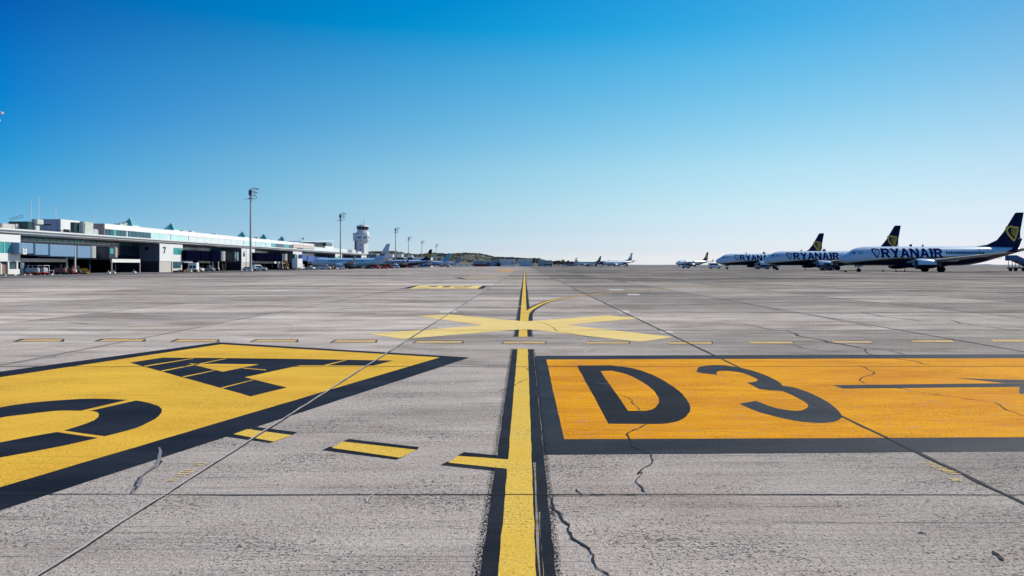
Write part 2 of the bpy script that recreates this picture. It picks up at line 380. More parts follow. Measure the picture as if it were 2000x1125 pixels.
# pale repaired slabs and patches
Xj = [-2.27+5.3*i for i in range(-14, 16)]; Yj = [4.3+5.43*i for i in range(-1, 30)]
for k, (x0, x1, y0, y1) in enumerate([(3.05, 8.3, 15.18, 20.5), (-12.8, -7.6, 20.7, 25.9), (-23.4, -18.2, 26.1, 31.3), (-7.5, -2.3, 10.0, 15.1),
                                      (-18.1, -12.9, 15.2, 20.5), (-28.7, -23.5, 31.6, 42.3), (13.7, 18.9, 26, 31.4), (-12.8, -7.6, 10.0, 15.1)]):
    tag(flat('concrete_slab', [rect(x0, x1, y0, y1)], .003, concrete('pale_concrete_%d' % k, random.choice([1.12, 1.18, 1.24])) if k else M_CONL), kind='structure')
wp = [[(856, 607), (889, 606), (893, 609.5), (862, 611)], [(1205, 606.5), (1226, 606.5), (1233, 611), (1211, 611)], [(1287, 646.5), (1312, 646.5), (1318, 650.5), (1292, 650.5)],
      [(1188, 565), (1215, 565), (1220, 567), (1192, 567)], [(1224, 574), (1247, 574), (1252, 576.5), (1228, 576.5)], [(966, 553), (972, 552.5), (969, 554), (963, 554)]]
for q in wp: tag(flat('paint_patch', [G(q)], .0075, M_WHITEP), kind='structure')

# expansion joints
mb = MB(); ml = MB()
for y in Yj:
    if y > 130: break
    for sgn, rng in ((1, (-60, 62)),):
        pts = [(x+random.uniform(-.05, .05), y+random.uniform(-.012, .012)) for x in [rng[0]+i*.6 for i in range(int((rng[1]-rng[0])/.6))]]
        ribmesh(mb, pts, lambda t_, y=y: (.0025+.011*abs(noise.noise((t_*40, 0, 0)))+random.uniform(0, .004)) if y < 8 else (random.uniform(.006, .016) if y < 12 else random.uniform(.014, .034)*(1 if y < 35 else 1.7)), .0215)
for x in Xj:
    ylist = [2.0]
    while ylist[-1] < 150: ylist.append(ylist[-1]*1.03)
    pts = [(x+random.uniform(-.006, .006), y) for y in ylist]
    left = x < 0
    if abs(x+2.27) < .1:
        ribmesh(ml, pts, lambda t_: random.uniform(.007, .012)*(1+1.5*t_), .021); ribmesh(mb, [(a+.010+.014*i/len(pts), c) for i, (a, c) in enumerate(pts)], lambda t_: random.uniform(.003, .007)*(1+3*t_), .0215)
    else:
        ribmesh(mb, pts, lambda t_: random.uniform(.008, .016)*(1+2.2*t_)*(.45 if x < -3 else 1), .0225)
o = mb.build('expansion_joints', M_CRACK, fix=False); tag(o, kind='structure')
o = ml.build('joint_sealant', M_LIP, fix=False); tag(o, kind='structure')

def crack(pts, wd=.012, z=.025, m=None, lip=False, name='pavement_crack', rough=.012):
    P = [g(*p) for p in pts]; out = []; wd = wd*.72
    for i in range(len(P)-1):
        a = Vector(P[i]); b_ = Vector(P[i+1]); L = (b_-a).length; k = max(2, int(L/(.12 if name == 'sealed_crack' else max(.03, .006*(a.y**1.2)))))
        for q in range(k):
            p = a.lerp(b_, q/k); nn = noise.noise_vector((p.x*4, p.y*4, 0))*(.15 if name == 'sealed_crack' else 1); out.append((p.x+random.uniform(-1, 1)*rough*.6+nn.x*.05, p.y+random.uniform(-1, 1)*rough*.5+nn.y*.04))
    out.append(P[-1])
    mb = MB(); ribmesh(mb, out, lambda t_: wd*(random.uniform(.55, 1.3) if name == 'sealed_crack' else random.uniform(.4, 1.45))*(1 if .04 < t_ < .96 else .4), z)
    o = mb.build(name, m or M_CRACK, fix=False); tag(o, kind='structure')
    if lip:
        mb = MB(); ribmesh(mb, [(x-.009, y+.003) for x, y in out], lambda t_: wd*random.uniform(.3, 1.2), .003)
        tag(mb.build('crack_edge', M_LIP, fix=False), kind='structure')
def Z(pts, ox, oy, s): return [(ox+x*s, oy+y*s) for x, y in pts]
z6 = lambda p: Z(p, 850, 650, .3111); z7 = lambda p: Z(p, 1500, 650, .3111); z4 = lambda p: Z(p, 0, 650, .3111); z5 = lambda p: Z(p, 400, 650, .3111)
z8 = lambda p: Z(p, 700, 520, .325); zr = lambda p: Z(p, 1300, 530, .35); zb = lambda p: Z(p, 900, 880, .25)
crack(z6([(1100, 320), (1090, 360), (1150, 395), (1250, 425), (1265, 470), (1300, 500), (1310, 535), (1350, 565)]), .008, lip=False)
crack(z6([(1350, 565), (1250, 610), (1200, 665), (1255, 715), (1330, 765), (1352, 830), (1300, 865), (1255, 890), (1290, 880), (1262, 940), (1325, 1022)]), .009, lip=True)
crack(zb([(722, 355), (740, 410), (770, 480), (775, 540), (840, 590), (880, 680), (950, 755), (1040, 850), (1080, 930), (1160, 975), (1210, 1010)]), .0095, lip=True)
crack(z6([(560, 212), (575, 235), (650, 265), (640, 280), (570, 295), (510, 322), (480, 345), (430, 355), (395, 372)]), .008)
crack(z4([(1003, 722), (1000, 805), (960, 850), (890, 910), (872, 955), (828, 1012)]), .022, .0245, M_SEAL, name='sealed_crack', rough=.006)
crack(Z([(1262, 80), (1235, 130), (1130, 210), (1120, 240), (1050, 318)], 0, 880, .25), .007, .026)
crack(z7([(160, 0), (190, 18), (350, 50), (480, 75), (600, 100), (620, 130), (730, 155), (900, 175), (1020, 206)]), .014)
crack(z7([(350, 50), (420, 70), (600, 92), (760, 110), (860, 138)]), .011)
crack(z7([(160, 75), (215, 95), (320, 116), (480, 122), (590, 127)]), .012)
crack(z7([(570, 205), (632, 226), (672, 255), (600, 280), (576, 295), (605, 318)]), .013)
crack(z7([(590, 322), (850, 355), (1050, 390), (1200, 410), (1430, 440), (1500, 490), (1607, 525)]), .009)
crack(z8([(1060, 330), (1150, 355), (1200, 392), (1300, 410), (1400, 428), (1510, 442)]), .014)
crack(z8([(1360, 425), (1350, 460), (1392, 492), (1350, 518), (1310, 537)]), .014, m=M_LIP)
crack(zr([(350, 282), (430, 292), (580, 325), (680, 332), (740, 362), (880, 385), (900, 400), (1090, 425)]), .017)
crack(zr([(1090, 228), (1200, 250), (1300, 262), (1420, 275)]), .03)
crack(zr([(1575, 268), (1650, 290), (1800, 312), (2000, 335)]), .022)
crack(zr([(560, 207), (700, 230), (900, 262), (1180, 318)]), .02)
crack(zr([(995, 355), (1060, 365), (1180, 378), (1500, 390)]), .014)
crack(Z([(230, 270), (350, 280), (500, 295)], 0, 530, .35), .02)
crack(Z([(640, 415), (760, 421), (880, 424)], 0, 530, .35), .012)
crack(Z([(0, 510), (120, 508), (250, 488), (330, 472)], 0, 530, .35), .012)
crack(Z([(1200, 285), (1500, 240), (1750, 205)], 0, 530, .35), .015, m=M_LIP)
crack(z5([(640, 240+135), (900, 395), (1100, 385), (1500, 372), (1700, 368)]), .004)
crack(zb([(915, 300), (930, 352), (1240, 346), (1390, 348)]), .006)
crack(Z([(0, 415), (240, 420), (480, 427), (860, 433), (1100, 436)], 1340, 690, .17), .004)
crack([(1135, 746), (1180, 748), (1240, 749)], .003)
crack([(1168, 750), (1205, 751.5)], .006, m=M_LIP)
crack([(1100, 838), (1300, 842), (1500, 846)], .002)
crack([(1938, 1078), (1950, 1088), (1960, 1096)], .016)
crack([(1802, 1043), (1811, 1044)], .012)
crack(z5([(670, 1055), (700, 1010), (745, 962)]), .006, m=M_LIP); crack(z5([(1045, 1068), (1080, 1010), (1112, 962)]), .006, m=M_LIP)
# short survey stencils sprayed in yellow beside the joints
mb = MB()
for (x0, y0, x1) in [(322, 941, 344), (330, 938, 350), (342, 931, 362), (346, 927, 374), (352, 923, 378), (358, 919, 381), (378, 909.5, 402), (382, 906, 404)]:
    ribmesh(mb, [g(x0+(x1-x0)*i/5, y0-.3*i) for i in range(6)], lambda t_: random.uniform(.003, .008), .0265)
for k in range(9):
    x = 1797+k*7; ribmesh(mb, [g(x+i*6, 905+k*2.6+random.uniform(-.6, .6)) for i in range(5)], lambda t_: random.uniform(.002, .008), .0265)
for k in range(3):
    ribmesh(mb, [g(1853+k*4+i*5, 936+k*2+random.uniform(-.5, .5)) for i in range(5)], lambda t_: random.uniform(.002, .007), .0265)
tag(mb.build('survey_marks', M_YELX, fix=False), kind='structure')

# ------------------------------------------------------------------ painted markings
BZ, YZ_, LZ, GZ = .007, .011, .015, .019
# left location panel
t = thing('ground_sign', 'yellow ground panel with black border and black letter A, left of the centre line', 'ground sign')
P1 = Vector(g(427, 668.5)); P2 = Vector(g(918, 698.3)); L0 = Vector(g(0, 726)); D1 = (L0-P1).normalized()
q0 = Vector(g(0, 997)); D2 = (q0-P2).normalized()
P4 = P1+D1*9.0; P3 = P2+D2*9.5
flat('border', [[tuple(P1), tuple(P2), tuple(P3), tuple(P4)]], BZ, M_BLK, t)
I1 = Vector(g(432, 672.6)); I2 = Vector(g(859, 698.2)); e1 = (Vector(g(0, 737))-I1).normalized(); e2 = (Vector(g(0, 952))-I2).normalized()
flat('field', [[tuple(I1), tuple(I2), tuple(I2+e2*8.6), tuple(I1+e1*8.3)]], YZ_, M_YEL, t)
A = flat('letter', [G([(253.6, 708.5), (317, 698.8), (400, 699.2), (540, 700.7), (768.6, 704.4), (729.8, 714.4), (586.7, 713.8), (477.8, 737.1), (560, 757.3), (490, 774.6)])], LZ, M_BLK, t)
A['label'] = 'black stencilled letter A'
flat('counter', [G([(367, 710.5), (506, 712), (435, 726.5)])], GZ, M_YEL, A)
for qq in [G([(a, b), (c, d), (c+2, d+.6), (a+3, b+1.5)]) for a, b, c, d in
     [(281, 715, 377, 700), (314, 724.5, 441, 700.5), (356, 736, 418, 723.5), (430, 758, 494, 742), (633, 713.5, 675, 703.2)]]+[G([(475, 718.7), (520, 722.6), (520, 723.8), (475, 719.9)])]: flat('stencil_gap', [qq], GZ, M_YEL, A)
U = flat('numeral', [G(catmull([(-60, 812), (0, 796.2), (62, 787), (140, 780.6), (193, 779.1), (250, 781.3)], 5)+catmull([(158.7, 802.4), (109, 803), (47, 810), (0, 816.4), (-60, 832)], 5)),
     G([(174, 803.3), (264.5, 782.8)]+catmull([(264.5, 782.8), (289, 786.8), (311, 794.6), (315.8, 802.5), (311, 811.8), (295.5, 822.6), (264.5, 836.6), (203.8, 852.8)], 5)[1:]+[(124.5, 841.3)]+catmull([(124.5, 841.3), (165, 829), (186.6, 819.5), (193.5, 811), (189.8, 805.5), (179, 803.1)], 5)[1:-1]),
     G([(-90, 878), (0, 864.5), (62, 852.8), (112, 844.4), (191, 856), (124.5, 870.8), (62, 883.3), (0, 894.3), (-90, 912)])], LZ, M_BLK, t)
U['label'] = 'black stencilled numeral cut by the picture edge'
settle(t)
# right direction panel
t = thing('ground_sign', 'orange yellow ground panel reading D3 with an arrow, right of the centre line', 'ground sign')
bl = g(1064.7, 888.6); brr = Vector(g(2000, 881.8)); tl = g(1046, 695); tr = Vector(g(2000, 692))
def ext(a, b, k): a = Vector(a); b = Vector(b); return tuple(a+(b-a)*k)
flat('border', [[(.15, 5.2), bl, ext(bl, brr, 1.7), ext(tl, tr, 1.45), tl, (.15, 10.7)]], BZ+.0012, M_BLKW, t)
i_tl = g(1067, 702.3); i_bl = g(1101.4, 858.4)
flat('field', [[i_bl, ext(i_bl, g(2000, 854.4), 1.7), ext(i_tl, g(2000, 699.8), 1.44), i_tl]], YZ_+.001, M_ORG, t)
d = flat('letter', [G(z6([(890, 207)]+catmull([(1100, 205), (1230, 222), (1340, 255), (1450, 310), (1550, 385), (1600, 460), (1590, 510), (1540, 550), (1460, 570), (1380, 575)], 5)+[(1088, 572)]))], LZ, M_BLKD, t)
d['label'] = 'black letter D'
flat('counter', [G(z6([(1037, 242)]+catmull([(1110, 240), (1200, 262), (1290, 305), (1360, 355), (1402, 410), (1398, 450), (1370, 480), (1320, 492)], 5)+[(1213, 492)]))], GZ, M_ORG, d)
z3 = lambda p: Z(p, 1340, 690, .17)
d = flat('numeral', [G(z3(catmull([(360, 250), (140, 222), (130, 185), (160, 155), (280, 140), (400, 138), (520, 150), (700, 185), (860, 235), (1000, 295), (1080, 340), (1108, 375)], 4)
      + catmull([(1108, 375), (1260, 400), (1450, 470), (1620, 560), (1740, 650), (1792, 720), (1780, 755), (1700, 790), (1560, 803), (1380, 795), (1180, 765), (950, 710), (760, 650), (615, 582)], 4)[1:]
      + [(800, 548)]+catmull([(800, 548), (960, 610), (1100, 645), (1240, 662), (1340, 655), (1400, 620), (1385, 580), (1310, 530), (1200, 475), (1100, 437), (980, 428), (840, 415)], 4)[1:]
      + [(700, 338)]+catmull([(700, 338), (790, 330), (822, 305), (770, 275), (660, 232), (520, 208), (400, 205), (350, 220), (360, 250)], 4)[1:-1]))], LZ, M_BLKW, t)
d['label'] = 'black numeral 3'
sh0 = g(*z7([(405, 330)])[0]); sh1 = g(*z7([(475, 352)])[0])
flat('arrow', [[sh1, g(2000, 755.9), (g(2000, 755.9)[0]+1.2, g(2000, 755.9)[1]), (g(2000, 748.9)[0]+1.2, g(2000, 748.9)[1]), g(2000, 748.9), g(*z7([(1450, 318)])[0]), sh0],
     G(z7([(1165, 282), (1300, 290), (1607, 298)]))+[ext(g(*z7([(1300, 290)])[0]), g(2000, 742.7), 2.2), (g(2000, 748.9)[0]+1.2, g(2000, 748.9)[1])]+G(z7([(1607, 317), (1480, 317)])),
     G(z7([(1580, 340), (1577, 385), (1640, 385), (1640, 340)]))], LZ, M_BLKW, t)
settle(t)
# centre line
t = thing('taxiway_line', 'yellow centre line with black edges running straight away to the horizon', 'painted line')
flat('edge_stripe', [rect(-.21, -.12, 1.6, 11.75), rect(-.21, -.12, 13.8, 420)], BZ+.002, M_BLK, t, amp=.004, step=.05)
flat('edge_stripe', [rect(.045, .145, 1.6, 11.75), rect(.045, .145, 13.8, 420)], BZ+.0022, M_BLK, t, amp=.004, step=.05)
for a_, b_, c_ in ((-.235, -.207, .5), (-.25, -.207, .7), (.143, .168, .5), (.143, .18, .7)): flat('overspray', [rect(a_, b_, 1.6, 11.8), rect(a_, b_, 13.75, 40)], BZ+.0008+c_*.001, OVER[c_], t, amp=.002)
flat('line', [rect(-.125, .052, 1.6, 11.8), rect(-.125, .055, 13.75, 420)], LZ+.001, M_LINE, t, amp=.003, step=.05)
flat('worn_stripe', [rect(.064, .076, 1.6, 5.0), rect(.082, .087, 1.7, 4.0)], LZ+.0005, paint('faint_yellow', (.4, .26, .05), (.1, .07, .03), wear=2.4), t, amp=.005)
settle(t)
# branch curve to the right
t = thing('taxiway_line', 'thin orange yellow guide line curving off the centre line to the right', 'painted line')
cv = catmull([g(*p) for p in z8([(1002, 330), (1006, 300), (1016, 278), (1050, 252), (1120, 219), (1220, 194), (1370, 173), (1500, 160), (1650, 147), (1850, 133), (2150, 118)])], 8)
mbb = MB(); ribmesh(mbb, cv, lambda t_: .20*(1-.35*t_), BZ+.003); mbb.build('edge_stripe', M_BLK, t, fix=False)
mbb = MB(); ribmesh(mbb, cv, lambda t_: .085, LZ-.001); mbb.build('line', M_LINE, t, fix=False)
settle(t)
t = thing('taxiway_line', 'faint straight yellow line crossing the far right apron', 'painted line')
mbb = MB(); ribmesh(mbb, [(5.5+i*4, 49+i*.02) for i in range(16)], .1, LZ); mbb.build('line', M_YELX, t, fix=False); settle(t)
# big cross
t = thing('painted_cross', 'large pale yellow painted cross lying over the centre line', 'ground marking')
flat('cross', [G(z8([(355, 300), (545, 290), (1000, 332), (1500, 295), (1690, 313), (1250, 353), (1895, 426), (1695, 455), (1000, 378), (265, 438), (65, 407), (750, 356)]))], LZ+.002, M_YELX, t); settle(t)
# three near dashes left of the centre line
def dash(label, blk, yel, group):
    t = thing('painted_dash', label, 'ground marking', group=group)
    for q in blk: flat('edge_stripe', [G(q)], BZ+.001, M_BLK, t, amp=.003)
    flat('bar', [G(yel)], LZ+.0015, M_LINE, t, amp=.003); settle(t)
gd = 'short black edged dashes leading to the centre line'
dash('short yellow dash touching the black border of the left panel', [z5([(315, 590), (580, 625), (552, 641), (288, 607)]), z5([(130, 652), (180, 638), (442, 680), (408, 692)])],
     z5([(180, 638), (270, 607), (546, 645), (432, 685)]), gd)
dash('free standing short yellow dash with black bars above and below', [z5([(905, 667), (1345, 718), (1335, 735), (862, 684)]), z5([(735, 737), (785, 716), (1240, 784), (1200, 798)])],
     z5([(798, 725), (865, 684), (1330, 737), (1222, 787)]), gd)
dash('yellow dash joined to the centre line like a short side arm', [z6([(180, 750), (390, 770), (390, 798), (140, 770)]), z6([(30, 832), (75, 811), (450, 853), (372, 868)])],
     z6([(85, 818), (140, 775), (300, 786), (480, 800), (500, 856), (448, 855)]), gd)
M_DASH = paint('dash_yellow', (.78, .50, .13), (.62, .44, .22), wear=2.0, rough=.8, spec=.1)
# the long dashed row across
rows = [(-120, -35, 664.8), (33, 117, 665), (190, 277, 665), (338, 422, 665.3), (493, 577, 665.8), (649, 732, 666.8), (809, 902, 668.2), (982, 1065, 669.2), (1144, 1229, 669.6),
        (1307, 1391, 670), (1466, 1550, 669.3), (1629, 1705, 668), (1784, 1865, 666.6), (1942, 2026, 665.6)]
ords = ['first', 'second', 'third', 'fourth', 'fifth', 'sixth', 'seventh', 'eighth', 'ninth', 'tenth', 'eleventh', 'twelfth', 'thirteenth']
n = 0
for x0, x1, y in rows[1:]:
    lb = 'thin yellow dash of the long row, %s from the left' % ords[n]
    if n == 6: lb = 'thin yellow dash of the long row, lying in the gap of the centre line'
    t = thing('painted_dash', lb, 'ground marking', group='thin dashes of the row crossing the apron'); n += 1
    k = (x0-1025)*.012
    flat('edge_stripe', [G([(x0+4-k*.4, y-3.3), (x1+3-k*.5, y-3.3), (x1+2-k*.5, y+2.4), (x0-3+k*.5, y+2.4)])], BZ+.001, M_BLKW, t)
    flat('bar', [G([(x0+4-k, y-2.2), (x1+1-k*.6, y-2.2), (x1-1, y+1.9), (x0, y+1.9)])], LZ, M_DASH, t); settle(t)
# far panels
zf = lambda p: Z(p, 780, 520, .14)
t = thing('ground_sign', 'far yellow ground panel with black ends, the nearest of those beyond the cross', 'ground sign')
flat('border', [G(zf([(10, 312), (215, 272), (1230, 272), (1165, 316), (1090, 316), (100, 312)]))], BZ, M_BLK, t)
flat('field', [G(zf([(135, 312), (268, 272), (1165, 270), (1085, 315)]))], YZ_+.002, M_YELX, t)
flat('lettering', [G(zf(q)) for q in ([(380, 280), (500, 277), (560, 284), (480, 290)], [(590, 288), (640, 278), (730, 278), (700, 292), (620, 296)], [(740, 280), (900, 284), (880, 289), (760, 286)],
     [(880, 285), (1010, 275), (1030, 279), (910, 292)], [(240, 302), (300, 299), (420, 304), (420, 307)], [(760, 300), (960, 302), (990, 306), (770, 306)])], LZ+.003, M_BLKW, t); settle(t)
M_YELF = paint('worn_far_yellow', (.70, .50, .14), (.48, .36, .18), wear=2.6, rough=.8, spec=.1)
t = thing('ground_sign', 'far yellow ground panel in the middle of the three beyond the cross', 'ground sign')
flat('border', [G(zf([(740, 157), (870, 157), (1360, 165), (1500, 172), (900, 183)]))], BZ, M_BLKW, t)
flat('field', [G(zf([(840, 155), (1110, 133), (1440, 133), (1350, 155), (1440, 172), (930, 181)]))], YZ_, M_YELF, t); settle(t)
t = thing('ground_sign', 'farthest and smallest orange ground panel beside the centre line', 'ground sign')
flat('field', [G(zf([(1330, 63), (1400, 56), (1600, 54), (1590, 70), (1480, 72)]))], YZ_, M_ORG, t); settle(t)
for lb, q in (('faint short yellow line left of the centre line in front of the curve', z8([(860, 243), (980, 239), (980, 243), (860, 247)])),
              ('faint worn yellow line joining the left arm of the cross', z8([(335, 368), (480, 364), (480, 370), (335, 372)])),
              ('faint pale yellow line far left of the cross', Z([(690, 303), (900, 297), (900, 307), (690, 311)], 0, 530, .35))):
    t = thing('painted_line', lb, 'painted line'); flat('line', [G(q)], LZ-.002, paint('faint_'+lb[6:12], (.6, .48, .25), (.42, .37, .28), wear=2.0), t); settle(t)
# ------------------------------------------------------------------ airliners
M_GLASSD = mat('dark_glass', (.006, .008, .012), .25, var=.05, spec=.25)
M_TYRE = mat('tyre_rubber', (.012, .012, .013), .9, spec=.1)
M_STEEL = mat('grey_steel', (.35, .36, .38), .45, metal=.6)
M_DKMETAL = mat('dark_metal', (.06, .06, .065), .5, metal=.4)
M_NAVY = mat('navy_paint', (.004, .007, .050), .6, var=.1, spec=.12)
M_TXT = mat('royal_blue_paint', (.004, .012, .085), 1.0, var=.1, spec=0)
M_GOLD = mat('gold_paint', (.80, .50, .06), .5)
M_WING = mat('wing_grey', (.42, .44, .47), .4, var=.08)
M_PYL = mat('bare_aluminium', (.5, .52, .55), .3, metal=.8)
PROF = [  # x, top, bottom, half width
 (0, 2.78, 2.72, .02), (.12, 3.08, 2.42, .30), (.5, 3.42, 2.08, .66), (1.1, 3.78, 1.82, 1.0), (1.9, 4.22, 1.62, 1.3), (2.7, 4.72, 1.48, 1.5),
 (3.6, 5.05, 1.38, 1.68), (5, 5.27, 1.31, 1.82), (6.5, 5.32, 1.30, 1.88), (12, 5.33, 1.30, 1.88), (20, 5.33, 1.30, 1.88), (25.5, 5.33, 1.32, 1.88),
 (28, 5.33, 1.60, 1.82), (30.5, 5.31, 2.15, 1.66), (33, 5.26, 2.85, 1.36), (35.5, 5.18, 3.55, 1.0), (37.5, 5.05, 4.12, .62), (38.8, 4.9, 4.45, .34), (39.2, 4.78, 4.6, .12)]
def prof(x):
    for i in range(len(PROF)-1):
        a, b = PROF[i], PROF[i+1]
        if a[0] <= x <= b[0]:
            u = (x-a[0])/(b[0]-a[0])
            if x > .6: u = u
            return [a[k]+(b[k]-a[k])*u for k in (1, 2, 3)]
    return list(PROF[-1][1:])
PS = catmull([(p[0], p[1], p[2]) for p in PROF], 5); PH = catmull([(p[0], p[3], 0) for p in PROF], 5)
def side_y(x, z):
    best = min(range(len(PS)), key=lambda i: abs(PS[i][0]-x)); T_, B_, H_ = PS[best][1], PS[best][2], PH[best][1]
    c = (T_+B_)/2; h = (T_-B_)/2; q = max(0.0, 1-((z-c)/h)**2)
    return H_*math.sqrt(q)
def fuselage_mb():
    mb = MB(); rings = []
    for (x, T_, B_), (_, H_, _2) in zip(PS, PH):
        c = (T_+B_)/2; h = (T_-B_)/2; ring = []
        for i in range(40):
            a = 2*math.pi*i/40; ring.append((x, H_*math.cos(a), c+h*math.sin(a)))
        rings.append(ring)
    mb.loft(rings, True, True, True)
    return mb
def livery(name, top, belly, stripe=None, line=None, tailc=None, grad=None):
    """fuselage paint: upper colour, belly below a line that climbs to the tail, thin stripe between"""
    m, t, b = nodes(name); sp = N(t, 'ShaderNodeSeparateXYZ'); v = coords(t); t.links.new(v, sp.inputs[0])
    X, Z_ = sp.outputs[0], sp.outputs[2]
    n = noise_(t, coords(t, (.4, 1, 1)), 1.0, 4)
    ctop = mixc(t, maprange(t, n, .3, .7), tuple(x*.93 for x in top), top)
    fr = math_(t, 'FRACT', math_(t, 'DIVIDE', X, 3.1)); seam = math_(t, 'LESS_THAN', fr, .008)
    ctop = mixc(t, math_(t, 'MULTIPLY', seam, .25), ctop, (.2, .2, .22))
    if tailc: ctop = mixc(t, maprange(t, X, tailc[1], tailc[2]), ctop, tailc[0])
    fc = N(t, 'ShaderNodeFloatCurve'); cu = fc.mapping.curves[0]
    pts = line or [(0, 1.6), (6.5, 2.4), (14, 2.95), (25, 3.25), (31, 3.8), (37, 4.5), (40, 4.9)]
    t.links.new(math_(t, 'DIVIDE', X, 40.0), fc.inputs['Value'])
    cu.points[0].location = (0, pts[0][1]/10); cu.points[1].location = (1, pts[-1][1]/10)
    for x, z in pts[1:-1]: cu.points.new(x/40.0, z/10)
    fc.mapping.update()
    zb_ = math_(t, 'MULTIPLY', fc.outputs[0], 10.0)
    d = math_(t, 'SUBTRACT', Z_, zb_)
    c = ctop
    if stripe: c = mixc(t, math_(t, 'LESS_THAN', d, .17), c, stripe)
    c = mixc(t, math_(t, 'LESS_THAN', d, 0.0), c, belly)
    t.links.new(c, b.inputs['Base Color']); b.inputs['Roughness'].default_value = .28
    b.inputs['Coat Weight'].default_value = .35; b.inputs['Coat Roughness'].default_value = .06
    return m
def airfoil(le, y, z, chord, th, n=7, vert=None):
    """section ring; vert=(ny,nz) direction of thickness"""
    ny, nz = vert or (0, 1)
    up = []; lo = []
    for i in range(n+1):
        u = i/n; tk = th*chord*(1.48*math.sqrt(u)-.63*u-1.76*u*u+1.42*u**3-.51*u**4)*2.4*.42
        up.append((le+u*chord, y+ny*tk, z+nz*tk)); lo.append((le+u*chord, y-ny*tk*.7, z-nz*tk*.7))
    return up+lo[::-1][1:-1]
def wing_mb(s, winglet=True):
    mb = MB(); R_ = [airfoil(12.2, s*1.0, 2.05, 8.9, .14), airfoil(13.9, s*1.9, 2.12, 7.6, .13), airfoil(17.0, s*5.6, 2.5, 4.9, .12), airfoil(22.2, s*15.5, 3.65, 2.0, .10), airfoil(22.95, s*17.0, 3.83, 1.6, .10)]
    mb.loft(R_, True, True, True); return mb
def winglet_mb(s):
    mb = MB()
    R_ = [airfoil(22.97, s*17.02, 3.835, 1.58, .09), airfoil(23.3, s*17.35, 3.98, 1.45, .09, vert=(-.5*s, .85)), airfoil(23.7, s*17.55, 4.4, 1.2, .08, vert=(-.95*s, .3)), airfoil(24.9, s*17.85, 6.35, .55, .08, vert=(-1*s, .15))]
    mb.loft(R_, True, True, True); return mb
def stroke_mb(mb, pts, wd, fn, lift):
    """ribbon on a side surface: pts in (x,z), fn(x,z)->y"""
    P = pts; n = len(P); vs = []
    for i in range(n):
        a = Vector(P[max(0, i-1)]); b = Vector(P[min(n-1, i+1)]); d = (b-a).normalized(); q = Vector((-d.y, d.x)); h = wd(i/(n-1)) if callable(wd) else wd
        for s in (1, -1):
            p = Vector(P[i])+q*h*s; vs.append((p.x, fn(p.x, p.y)-lift, p.y))
    mb.add(vs, [(2*i, 2*i+1, 2*i+3, 2*i+2) for i in range(n-1)])
HARP = [([(.0, .85), (.05, .95), (.16, .9), (.35, .985), (.6, .93), (1.0, .90)], .075), ([(.08, .9), (.04, .72), (.14, .5), (.36, .25), (.66, 0)], .085), ([(.97, .84), (.86, .45), (.68, .06)], .042),
        ([(.44, .84), (.44, .48)], .03), ([(.58, .86), (.55, .36)], .03), ([(.72, .86), (.63, .27)], .03), ([(.86, .86), (.72, .2)], .03)]
def harp(mb, x0, z0, w_, h_, fn):
    for k, (pts, wd) in enumerate(HARP):
        q = catmull([(x0+u*w_, z0+v*h_) for u, v in pts], 4) if len(pts) > 2 else [(x0+u*w_, z0+v*h_) for u, v in pts]
        stroke_mb(mb, q, wd*w_, fn, .03+.002*k)
LET = {'R': (.95, [[(0, 0), (.24, 0), (.24, 1), (0, 1)], [(.24, .80), (.62, .80), (.70, 1), (.24, 1)], [(.24, .38), (.66, .38), (.66, .56), (.24, .56)], [(.62, .45), (.84, .55), (.84, .88), (.68, 1), (.6, .82)], [(.36, .40), (.62, .40), (.98, 0), (.68, 0)], [(-.06, 0), (.30, 0), (.30, .12), (-.06, .12)]]),
 'Y': (.92, [[(0, 1), (.28, 1), (.56, .5), (.35, .38)], [(.66, 1), (.94, 1), (.58, .38), (.40, .5)], [(.34, 0), (.60, 0), (.60, .5), (.34, .5)], [(.26, 0), (.68, 0), (.68, .12), (.26, .12)], [(-.05, .9), (.3, .9), (.3, 1), (-.05, 1)]]),
 'A': (.98, [[(0, 0), (.26, 0), (.56, .9), (.50, 1), (.36, 1)], [(.72, 0), (.98, 0), (.62, 1), (.44, 1)], [(.2, .22), (.78, .22), (.72, .42), (.26, .42)], [(-.05, 0), (.3, 0), (.3, .1), (-.05, .1)]]),
 'N': (.94, [[(0, 0), (.22, 0), (.22, 1), (0, 1)], [(.70, 0), (.92, 0), (.92, 1), (.70, 1)], [(0, 1), (.28, 1), (.92, .02), (.64, 0)], [(-.05, 0), (.27, 0), (.27, .1), (-.05, .1)]]),
 'I': (.38, [[(.06, 0), (.32, 0), (.32, 1), (.06, 1)], [(0, .42), (.38, .42), (.38, .58), (0, .58)], [(.0, 0), (.38, 0), (.38, .1), (0, .1)], [(0, .9), (.38, .9), (.38, 1), (0, 1)]])}
def lettering(mb, text, x0, z0, h_, fn, gap=.08, lift=.02):
    x = x0
    for ch in text:
        wch, polys = LET[ch]
        for k, q in enumerate(polys):
            # cut into thin strips so that the letter follows the curved side
            bmx = bmesh.new(); vs = [bmx.verts.new((x+u*h_, 0, z0+v*h_)) for u, v in q]; bmx.faces.new(vs)
            for j in range(1, 8):
                bmesh.ops.bisect_plane(bmx, geom=bmx.verts[:]+bmx.edges[:]+bmx.faces[:], plane_co=(0, 0, z0+h_*j/8), plane_no=(0, 0, 1))
            bmx.verts.index_update()
            mb.add([(v.co.x, fn(v.co.x, v.co.z)-lift-.004*k, v.co.z) for v in bmx.verts], [tuple(v.index for v in f.verts) for f in bmx.faces]); bmx.free()
        x += (wch+gap)*h_
    return x
fus_side = lambda x, z: -side_y(x, z)
